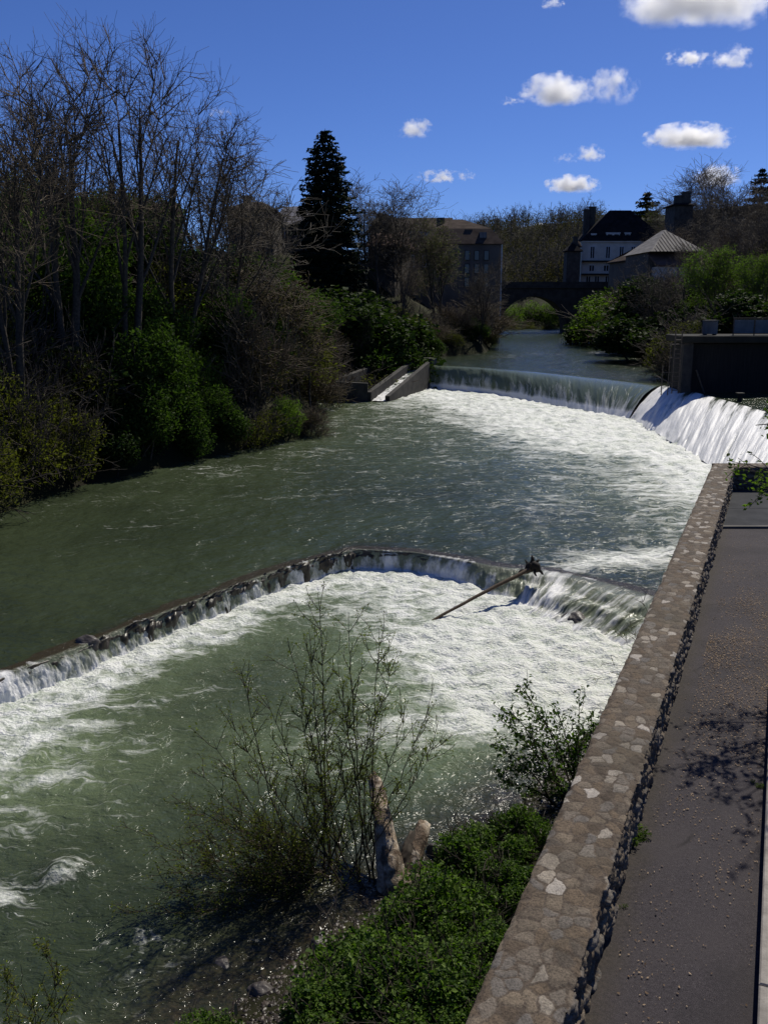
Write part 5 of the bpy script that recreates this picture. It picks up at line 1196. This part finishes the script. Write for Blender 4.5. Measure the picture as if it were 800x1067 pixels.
for ends, r0_ in ((((-0.30, -0.05, -0.06), (-0.38, -0.08, -0.12)), .07), (((0.02, 0.05, 0.22), (0.0, 0.08, 0.34)), .075), (((0.14, 0.05, 0.17), (0.20, 0.10, 0.22)), .06), (((0.22, -0.05, -0.06), (0.30, -0.08, -0.16)), .06), (((-0.12, 0.1, 0.12), (-0.16, 0.15, 0.19)), .05), (((0.05, -0.18, -0.08), (0.08, -0.25, -0.15)), .05), (((-0.05, -0.12, 0.13), (-0.10, -0.16, 0.19)), .04)):
    P_ = np.array([(0.04, 0.0, 0.02), np.array(ends[0]) * 0.6 + rr.normal(size=3) * 0.025, ends[0], ends[1]]); rb_.tube(P_, [r0_ * 1.3, r0_, r0_ * 0.75, r0_ * 0.4], 7)
rb_.tube([(-0.17, 0.0, -0.10), (-0.08, 0.03, 0.0), (0.05, 0.02, 0.06), (0.13, -0.02, 0.03), (0.2, -0.02, -0.08)], [0.05, 0.14, 0.17, 0.13, 0.05], 9)
rb_.build('root_plate', M['dark_root'], lg, True)

# broken, bleached stump in two forks
def make_stump_mat():
    q = N('bleached_bark'); v = q.co('Object'); n1 = q.noise(v, 6, 6, 0.7); n2 = q.noise(v, 26, 5, 0.7); n3 = q.noise(v, 2.2, 3)
    c = q.ramp(n1, [(0.30, (0.10, 0.07, 0.05)), (0.42, (0.40, 0.31, 0.22)), (0.56, (0.60, 0.52, 0.42)), (0.75, (0.70, 0.64, 0.55))])
    c = q.mix(q.ramp(n3, [(0.47, 0.0), (0.53, 0.85)]), c, q.ramp(n2, [(0.35, (0.035, 0.024, 0.017)), (0.65, (0.16, 0.11, 0.075))]))
    return q.set(q.mix(0.6, c, q.ramp(n2, [(0.3, 0.45), (0.6, 1.1)]), 'MULTIPLY'), 0.9, q.bump(n2, 0.9, 0.03, q.bump(n1, 0.8, 0.05)), Specular_IOR_Level=0.15)
M['bleached'] = make_stump_mat()
def snag(P, r, seed, m, name, parent, k=28, n=60):
    P = bez(*P, n); T = np.gradient(P, axis=0); T /= np.linalg.norm(T, axis=1)[:, None]
    a = np.cross(T, np.array([0.2, 1, 0.1])); a /= np.linalg.norm(a, axis=1)[:, None]; b2 = np.cross(T, a)
    th = np.linspace(0, 2 * math.pi, k, endpoint=False); tt = np.linspace(0, 1, n)
    TT, TH = np.meshgrid(tt, th, indexing='ij')
    jag = 0.24 * fbm(np.cos(TH) * 1.6 + seed, np.sin(TH) * 1.6, o=3)
    rad = r[0] + (r[1] - r[0]) * TT + 0.06 * np.exp(-TT / 0.07); rad = rad * (1 + 0.26 * fbm(np.cos(TH) * 1.2 + seed, np.sin(TH) * 1.2, TT * 4, o=4) + 0.11 * fbm(np.cos(TH) * 5 + seed, np.sin(TH) * 5, TT * 2.5, o=3))
    cap = sstep(0.93, 1.0, TT); rad = rad * (1 - 0.95 * cap ** 2)
    Vv = P[:, None, :] + (np.cos(TH) * rad)[..., None] * a[:, None, :] + (np.sin(TH) * rad)[..., None] * b2[:, None, :] + (TT ** 6 * jag * (1 - 0.6 * cap))[..., None] * T[:, None, :]
    i = np.arange(n - 1)[:, None] * k; j = np.arange(k)[None, :]; j2 = (np.arange(k) + 1)[None, :] % k
    Q = np.stack([i + j, i + j2, i + k + j2, i + k + j], -1).reshape(-1, 4)
    return link(name, mesh(name, Vv.reshape(-1, 3), [Q], m, True), parent)
sb = at_z(408, 926, 0.0)
st_ = thing('tree_stump', 'broken bleached tree stump with two forks on the near shore', 'stump', sb)
q1 = at_y(389, 806, sb[1] + 1.35) - sb; q2 = at_y(443, 856, sb[1] + 1.0) - sb; q3 = at_y(431, 868, sb[1] + 0.8) - sb
snag(((0, 0, -0.25), (0.0, 0.05, q1[2] * 0.45), q1), (0.22, 0.10), 1, M['bleached'], 'trunk', st_)
snag(((0.22, 0.12, -0.25), (0.24, 0.25, q2[2] * 0.4), q2), (0.17, 0.10), 4, M['bleached'], 'trunk', st_)
snag(((0.12, 0.2, -0.25), (0.17, 0.25, q3[2] * 0.5), q3), (0.16, 0.08), 8, M['bark'], 'trunk', st_)

# willow: many thin stems from one base, sparse tiny leaves
M['willow_stem'] = m_plain('willow_stem', (0.030, 0.022, 0.014), (0.075, 0.056, 0.034), 6, 0.8)
M['willow_leaf'] = m_leaf('willow_leaf', (0.10, 0.11, 0.02), (0.24, 0.26, 0.05), 0.6, 0.5, 0.08)
def willow(name, label, base, tips, seed, leafn=9, tw=14, r0=0.016, spreadb=0.35, tlen=0.42):
    rng = np.random.default_rng(seed); t = thing(name, label, 'shrub', base); S = []; C = []
    for (dx, dy, dz) in tips:
        tip = np.array([dx, dy, dz]); b0 = np.array([rng.normal() * spreadb, rng.normal() * spreadb * 0.7, -0.15])
        mid = b0 * 0.4 + tip * 0.35 + np.array([tip[0] * 0.25, tip[1] * 0.25, 0.15 * abs(dz) - 0.10 * np.hypot(dx, dy)]) + rng.normal(size=3) * 0.10
        P = bez(b0, mid, tip, 16); P[1:-1] += rng.normal(size=(14, 3)) * 0.012; L = np.linalg.norm(np.diff(P, axis=0), axis=1).sum()
        chain(P, r0 * (0.42 + 0.11 * L), 0.003, S)
        for k in range(int(tw * L / 2.2)):
            i = rng.integers(4, 15); D = P[i + 1] - P[i]; D /= np.linalg.norm(D)
            Pt, Dt = branch(rng, P[i], perp(rng, D, 0.45 + 0.35 * rng.random()), tlen * (0.4 + 0.9 * rng.random()), 0.0055, 4, 0.12, 0.06, S, 0.5)
            for _ in range(2):
                ii = rng.integers(1, 4); Pq, _d = branch(rng, Pt[ii], perp(rng, Dt[ii], 0.6), tlen * 0.4 * (0.4 + rng.random()), 0.0038, 2, 0.15, 0.05, S, 0.7)
                C += [Pq[-1] + rng.normal(size=3) * 0.03 for _ in range(max(1, leafn // 3))]
            for q_ in range(leafn):
                C.append(Pt[rng.integers(1, 5)] + rng.normal(size=3) * 0.03)
    link('stems', seg_mesh('stems', S, 4, M['willow_stem']), t)
    C = np.array(C); link('leaves', leaf_mesh('leaves', C, 0.046 * (0.5 + 0.8 * rng.random(len(C))), M['willow_leaf'], rng, 0.4), t)
    return t
wb = at_z(352, 912, 0.0)
rw = np.random.default_rng(15); tips = []
for px, py, dy in [(331, 618, .5), (322, 655, .3), (363, 638, .7), (352, 690, .2), (395, 655, .6), (374, 700, .3), (300, 668, .2), (276, 722, .0), (252, 700, .3), (240, 748, .0), (410, 690, .8), (425, 742, .5), (448, 735, .9), (455, 770, .6),
                   (310, 735, .1), (290, 765, -.2), (338, 730, .5), (222, 770, .1), (205, 800, -.1), (385, 745, .2), (262, 790, .4), (345, 770, -.3), (318, 790, .6), (402, 760, .4),
                   (180, 830, -.2), (150, 865, -.3), (195, 865, .2), (225, 840, -.3), (132, 950, -1.2), (165, 905, -.7), (190, 925, -.9), (150, 925, -.9), (215, 895, -.5), (240, 870, .2), (255, 905, -.4), (220, 945, -1.0), (270, 860, .5), (285, 840, -.4)]:
    e = at_y(px, py, wb[1] + dy); tips.append(tuple(e - wb))
for i in range(30):     # the tangle low down
    a = math.pi * (0.45 + 0.75 * rw.random()); r = 0.5 + 1.5 * rw.random(); tips.append((math.cos(a) * r * 1.1, math.sin(a) * r * 0.55 - 0.3, 0.25 + 0.85 * rw.random()))
willow('willow_shrub', 'tall thin willow shrub with tiny new leaves growing at the near water edge', wb, tips, 16)
wb2 = at_z(40, 1095, 0.0)
tips = [tuple(at_y(px, py, wb2[1] + dy) - wb2) for px, py, dy in [(22, 1005, .1), (48, 985, .2), (60, 1010, 0), (8, 1025, .1), (75, 1030, .1), (35, 1030, 0), (66, 1045, -.1), (-10, 1010, 0)]]
willow('willow_shoots', 'few thin willow shoots rising into the lower left corner', wb2, tips, 17, tw=14, r0=0.007, spreadb=0.2, tlen=0.22)
wb3 = at_z(662, 690, 0.0); wb3 = np.array([wl(15.2, -0.25)[0], wl(15.2, -0.25)[1], 0.1])
tips = [tuple(at_y(px, py, wb3[1] + dy) - wb3) for px, py, dy in [(668, 622, -.2), (655, 640, -.1), (642, 655, 0), (676, 640, -.1), (660, 660, -.2), (612, 705, -.6), (628, 690, -.4)]]
willow('bare_sapling', 'few bare twigs growing against the river side of the parapet by the rapid', wb3, tips, 18, tw=6, leafn=2, r0=0.008, spreadb=0.12, tlen=0.3)

# elder bush leaning on the parapet
def leafy_bush(name, label, base, tips, seed, leafk, lsize, per, asp=0.5):
    rng = np.random.default_rng(seed); t = thing(name, label, 'shrub', base); S = []; C = []
    for e in tips:
        e = np.array(e); b0 = np.array([rng.normal() * 0.2, rng.normal() * 0.2, -0.2]); mid = b0 * 0.5 + e * 0.5 + np.array([-e[0] * 0.15, -e[1] * 0.15, 0.25])
        P = bez(b0, mid, e, 14); chain(P, 0.016, 0.005, S); L = np.linalg.norm(e)
        for k in range(int(9 * L)):
            i = rng.integers(5, 13); D = P[i + 1] - P[i]; D /= np.linalg.norm(D)
            Pt, Dt = branch(rng, P[i], perp(rng, D, 0.7), 0.14 + 0.28 * rng.random(), 0.005, 3, 0.2, 0.1, S, 0.6)
            for j in range(per): C.append(Pt[rng.integers(1, 4)] + rng.normal(size=3) * 0.05)
        for j in range(per * 2): C.append(P[rng.integers(9, 14)] + rng.normal(size=3) * 0.06)
    link('stems', seg_mesh('stems', S, 5, M['willow_stem']), t); C = np.array(C)
    link('leaves', leaf_mesh('leaves', C, lsize * (0.5 + 0.8 * rng.random(len(C))), M[leafk], rng, asp, 0.5), t)
eb_ = np.array([*wl(8.6, -0.75), 0.1])
tips = [tuple(at_y(px, py, eb_[1] + dy) - eb_) for px, py, dy in [(541, 714, .3), (518, 748, .2), (528, 738, -.1), (560, 742, .5), (578, 735, .7), (603, 728, 1.1), (616, 745, 1.3), (595, 755, .8), (548, 765, 0), (512, 775, -.1), (570, 775, .4), (532, 800, -.2), (600, 775, .8), (585, 800, .5), (555, 800, 0), (520, 815, -.3), (610, 765, 1.2), (575, 825, .3), (548, 830, -.1)]]
leafy_bush('elder_bush', 'leggy elder bush with dark green leaves leaning on the parapet', eb_, tips, 19, 'bramble', 0.085, 8, 0.5)
# bramble clumps below the wall
G_BR = 'bramble clumps below the parapet'
for key, px, py, s, szz, lab in [
    ('bramble_tall', 505, 905, 0.46, 0.9, 'bramble clump pressed against the parapet under the elder bush'),
    ('bramble', 462, 960, 0.52, 1.0, 'big rounded bramble clump between stump and parapet'),
    ('bramble_tall', 535, 872, 0.36, 1.0, 'small bramble clump at the foot of the elder bush'),
    ('bramble', 400, 1030, 0.55, 0.9, 'broad bramble clump at the bottom of the view left of the parapet'),
    ('bramble', 465, 1062, 0.5, 0.9, 'bramble clump in the lower corner of parapet and frame'),
    ('bramble_tall', 350, 1078, 0.42, 0.8, 'low bramble clump spilling onto the wet pebbles'),
    ('bramble', 215, 1085, 0.36, 0.9, 'separate leafy clump at the bottom left of the pebbles')]:
    p = at_z(px, py, 0.35); gz = ground_z(p[0], p[1])
    place(key, 'bramble', lab, 'bramble', (p[0], p[1], max(gz, 0) - 0.12), RND.random() * 6, (s, s, s * szz), G_BR)
for a_, s_, lab in ((2.9, 0.38, 'bramble clump along the wall foot, nearest the camera of three in a row'), (4.2, 0.36, 'bramble clump along the wall foot, middle of three in a row'), (5.5, 0.36, 'bramble clump along the wall foot, farthest of three in a row')):
    q_ = wl(a_, -1.2); place('bramble_tall', 'bramble', lab, 'bramble', (q_[0], q_[1], ground_z(q_[0], q_[1]) - 0.1), RND.random() * 6, (s_, s_, s_ * 0.9), G_BR)
# weeds at the foot of the parapet on the path side
for px, py, s, lab in [(664, 876, 0.13, 'green weed growing where parapet meets the path, largest of the weeds'), (648, 946, 0.05, 'tiny green weed at the foot of the parapet, nearest the camera'), (790, 818, 0.06, 'small weed beside the pale coping')]:
    p = at_z(px, py, Z_PATH); place('weed', 'weed', lab, 'weed', (p[0] - 0.02, p[1], Z_PATH - 0.01), RND.random() * 6, (s, s, s * 0.9), 'weeds on the path')
dl = at_z(246, 1056, 0.25)
dlf = thing('dead_leaf', 'single pale dry leaf upright among the green at the bottom edge', 'leaf', dl); 
V_ = np.array([(0, 0, -0.06), (0.025, 0, 0.0), (0.016, 0.012, 0.09), (0.0, 0.02, 0.15), (-0.018, 0.012, 0.08), (-0.02, 0, 0.0)]); link('blade', mesh('blade', np.concatenate([V_, V_ + [0, 0.004, 0]]), [np.array([[0, 1, 2, 3, 4, 5], [11, 10, 9, 8, 7, 6]])], m_plain('pale_dry_leaf', (0.35, 0.22, 0.12), (0.45, 0.30, 0.18), 20)), dlf)

# fallen petals and leaf scraps on the path
rl_ = np.random.default_rng(61); n1_, n2_ = 5200, 34000
A1 = rl_.uniform(-1, 17, n1_); N1 = WW + 0.12 + rl_.random(n1_) * 1.0 * np.where(A1 < 6.5, 1.0, 3.0)
A2 = rl_.normal(9.3, 2.3, n2_); N2 = WW + 0.25 + np.abs(rl_.normal(0.95, 0.75, n2_))
A_ = np.concatenate([A1, A2]); N_ = np.concatenate([N1, N2]); pn_ = fbm(A_ * 0.9, N_ * 1.6, o=3); ok = (A_ > -2) & (A_ < 16.6) & (N_ > WW + 0.06) & (rl_.random(len(A_)) < np.where(np.arange(len(A_)) < n1_, 0.38 + 1.3 * pn_, 0.55 + 0.9 * pn_)) & ((A_ > 12) | (N_ < KN - 0.03) | (A_ > 6.6))
A_, N_ = A_[ok], N_[ok]; P2 = WP[None] + WA[None] * A_[:, None] + WN[None] * N_[:, None]; n = len(A_)
sz = 0.0045 + 0.0115 * rl_.random(n) ** 2.2; th = rl_.random(n) * 6.28
ux_ = np.stack([np.cos(th), np.sin(th), 0.25 * rl_.normal(size=n)], 1); vx_ = np.stack([-np.sin(th), np.cos(th), 0.25 * rl_.normal(size=n)], 1)
C = np.concatenate([P2, np.full((n, 1), Z_PATH + 0.012)], 1)
V = np.stack([C - ux_ * sz[:, None], C + vx_ * sz[:, None] * 0.55, C + ux_ * sz[:, None], C - vx_ * sz[:, None] * 0.55], 1); V[..., 2] = np.maximum(V[..., 2], Z_PATH + 0.004)
lt = link('fallen_leaves', mesh('fallen_leaves', V.reshape(-1, 3), [np.arange(4 * n).reshape(n, 4)], M['litter'], False, None, {'rnd': rl_.random(n)}))
lt['kind'] = 'stuff'; lt['label'] = 'pale leaf scraps strewn over the asphalt path'; lt['category'] = 'leaf litter'

# young tree standing right of the path: a few leaves reach into the view and its shade falls on the asphalt
rt_ = np.random.default_rng(8); tb = np.array([7.3, 12.9, Z_PATH]); S1 = []; S2 = []; C = []
P, D = branch(rt_, np.array([0, 0, -0.1]), np.array([0.02, -0.02, 1.0]), 4.6, 0.07, 10, 0.03, 0.02, S1, 0.35)
for i, (tx, ty, tz) in enumerate([(-2.35, -1.2, 2.75), (-2.0, -1.5, 3.3), (-1.75, -0.9, 3.9), (-2.3, -0.55, 3.5), (-1.2, -2.1, 3.2), (-1.0, 1.0, 4.0), (0.8, 0.5, 4.2), (1.2, -0.8, 3.8), (-0.6, -0.4, 5.2), (-1.6, -1.8, 4.2), (-2.55, -1.0, 3.05), (-1.9, -0.2, 2.6), (-1.5, -1.2, 5.0)]):
    k = 4 + i % 5; e = np.array([tx, ty, tz]); Pb = bez(P[k], P[k] * 0.4 + e * 0.6 + np.array([0, 0, 0.25]), e, 10); chain(Pb, 0.022, 0.006, S2)
    for j in range(15):
        q_ = rt_.integers(3, 10); Pt, _d = branch(rt_, Pb[q_], perp(rt_, (e - P[k]) / np.linalg.norm(e - P[k]), 0.8), 0.25 + 0.35 * rt_.random(), 0.006, 3, 0.2, 0.03, S2, 0.6)
        C += [Pt[rt_.integers(1, 4)] + rt_.normal(size=3) * 0.04 for _ in range(9)]
yt = thing('young_tree', 'young tree right of the path with a few fresh leaves reaching over the stone wall', 'tree', tb)
link('trunk', seg_mesh('trunk', S1, 8, M['bark']), yt); link('crown', seg_mesh('crown', S2, 5, M['bark']), yt)
C = np.array(C); link('leaves', leaf_mesh('leaves', C, 0.085 * (0.6 + 0.7 * rt_.random(len(C))), M['fresh'], rt_, 0.55), yt)

# ------------------------------------------------------------------ clouds: soft volumes far off and high above
import bmesh
bm = bmesh.new(); bmesh.ops.create_icosphere(bm, subdivisions=3, radius=1.0); CLV = np.array([v.co[:] for v in bm.verts]); CLF = np.array([[v.index for v in f.verts] for f in bm.faces]); bm.free()
def cloud_mat(seed, dens, wisp, flat):
    m = bpy.data.materials.new('cloud'); m.use_nodes = True; t = m.node_tree; t.nodes.remove(t.nodes['Principled BSDF']); out = t.nodes['Material Output']
    q = N.__new__(N); q.m = m; q.t = t; q.out = out
    co = q.co('Object'); mp = q.n('ShaderNodeMapping'); q.l(co, mp.inputs[0]); mp.inputs['Location'].default_value = (seed * 3.7, seed * 1.3, seed * 0.7); mp.inputs['Scale'].default_value = (1.0 * flat, 1.0, 0.75)
    n1 = q.noise(mp.outputs[0], 1.8, 7, 0.64); ln = q.n('ShaderNodeVectorMath', operation='LENGTH'); q.l(co, ln.inputs[0])
    sp = q.n('ShaderNodeSeparateXYZ'); q.l(co, sp.inputs[0])
    body = q.math('SUBTRACT', 1.0, ln.outputs['Value']); body = q.math('ADD', q.math('MULTIPLY', body, 0.95 - wisp * 0.3), q.math('MULTIPLY', q.math('SUBTRACT', n1, 0.5 + 0.07 * wisp), 2.7 + wisp))
    base = q.math('MULTIPLY_ADD', sp.outputs[2], 3.0, 1.9, clamp=True)
    d = q.math('MULTIPLY', q.math('MULTIPLY', q.math('MULTIPLY_ADD', body, 1.6, -0.34, clamp=True), base), dens)
    v = q.n('ShaderNodeVolumePrincipled'); v.inputs['Color'].default_value = (0.99, 0.99, 0.99, 1); v.inputs['Anisotropy'].default_value = 0.55; q.l(d, v.inputs['Density']); q.l(v.outputs[0], out.inputs['Volume'])
    return m
CLOUDS = [(580, 96, 74, 34, 0, 'cloud shaped like a loaf beside a smaller cloud high above the river'), (638, 92, 50, 40, 0.5, 'ragged cloud right of the loaf shaped cloud'),
          (432, 135, 36, 22, 0.3, 'small lone puff of cloud right of the spruce top'), (464, 184, 66, 16, 0.8, 'thin flat cloud streak above the mansard building'),
          (719, 144, 90, 28, 0, 'long flat based cloud at the right of the sky'), (614, 161, 30, 20, 0.4, 'small puff just above the long low cloud over the manor'), (589, 166, 24, 12, 0.9, 'faint wisp left of the small puff over the manor'),
          (596, 193, 56, 20, 0, 'small flat based cloud over the manor'), (722, 2, 150, 62, 0, 'largest cloud, cut by the top edge of the view'), (718, 61, 56, 18, 0.7, 'thin cloud under the largest cloud'), (762, 62, 44, 26, 0.5, 'ragged cloud right under the largest cloud'),
          (556, 245, 78, 22, 0.1, 'low white cloud on the horizon beside the mansard building'), (228, 118, 24, 12, 0.9, 'tiny faint cloud over the left bank trees'), (746, 186, 46, 30, 0.2, 'cloud behind the bare skyline trees on the right'),
          (576, 3, 22, 14, 0.7, 'tiny cloud at the top edge of the view'), (533, 106, 26, 10, 0.95, 'faintest wisp left of the loaf shaped cloud')]
for i, (px, py, w_, h_, wisp, lab) in enumerate(CLOUDS):
    el = math.radians(2.5) + math.atan((HOR - py) / F_PX); Yc = min(9000, 900 / math.tan(el)); c = at_y(px, py, Yc); k = Yc / F_PX
    rx, rz = w_ * 0.54 * k, h_ * 0.56 * k; ry = (rx + rz) / 2 * 0.9
    o = link('cloud', mesh('cloud', CLV, [CLF], cloud_mat(i + 1, 3.2 / rz * (0.35 if wisp > 0.85 else 1 - 0.45 * wisp), wisp, max(1.0, min(2.0, rx / rz * 0.6))), True), None, c, 0, (rx, ry, rz))
    tag(o, lab, 'cloud', 'small clouds in the blue sky')
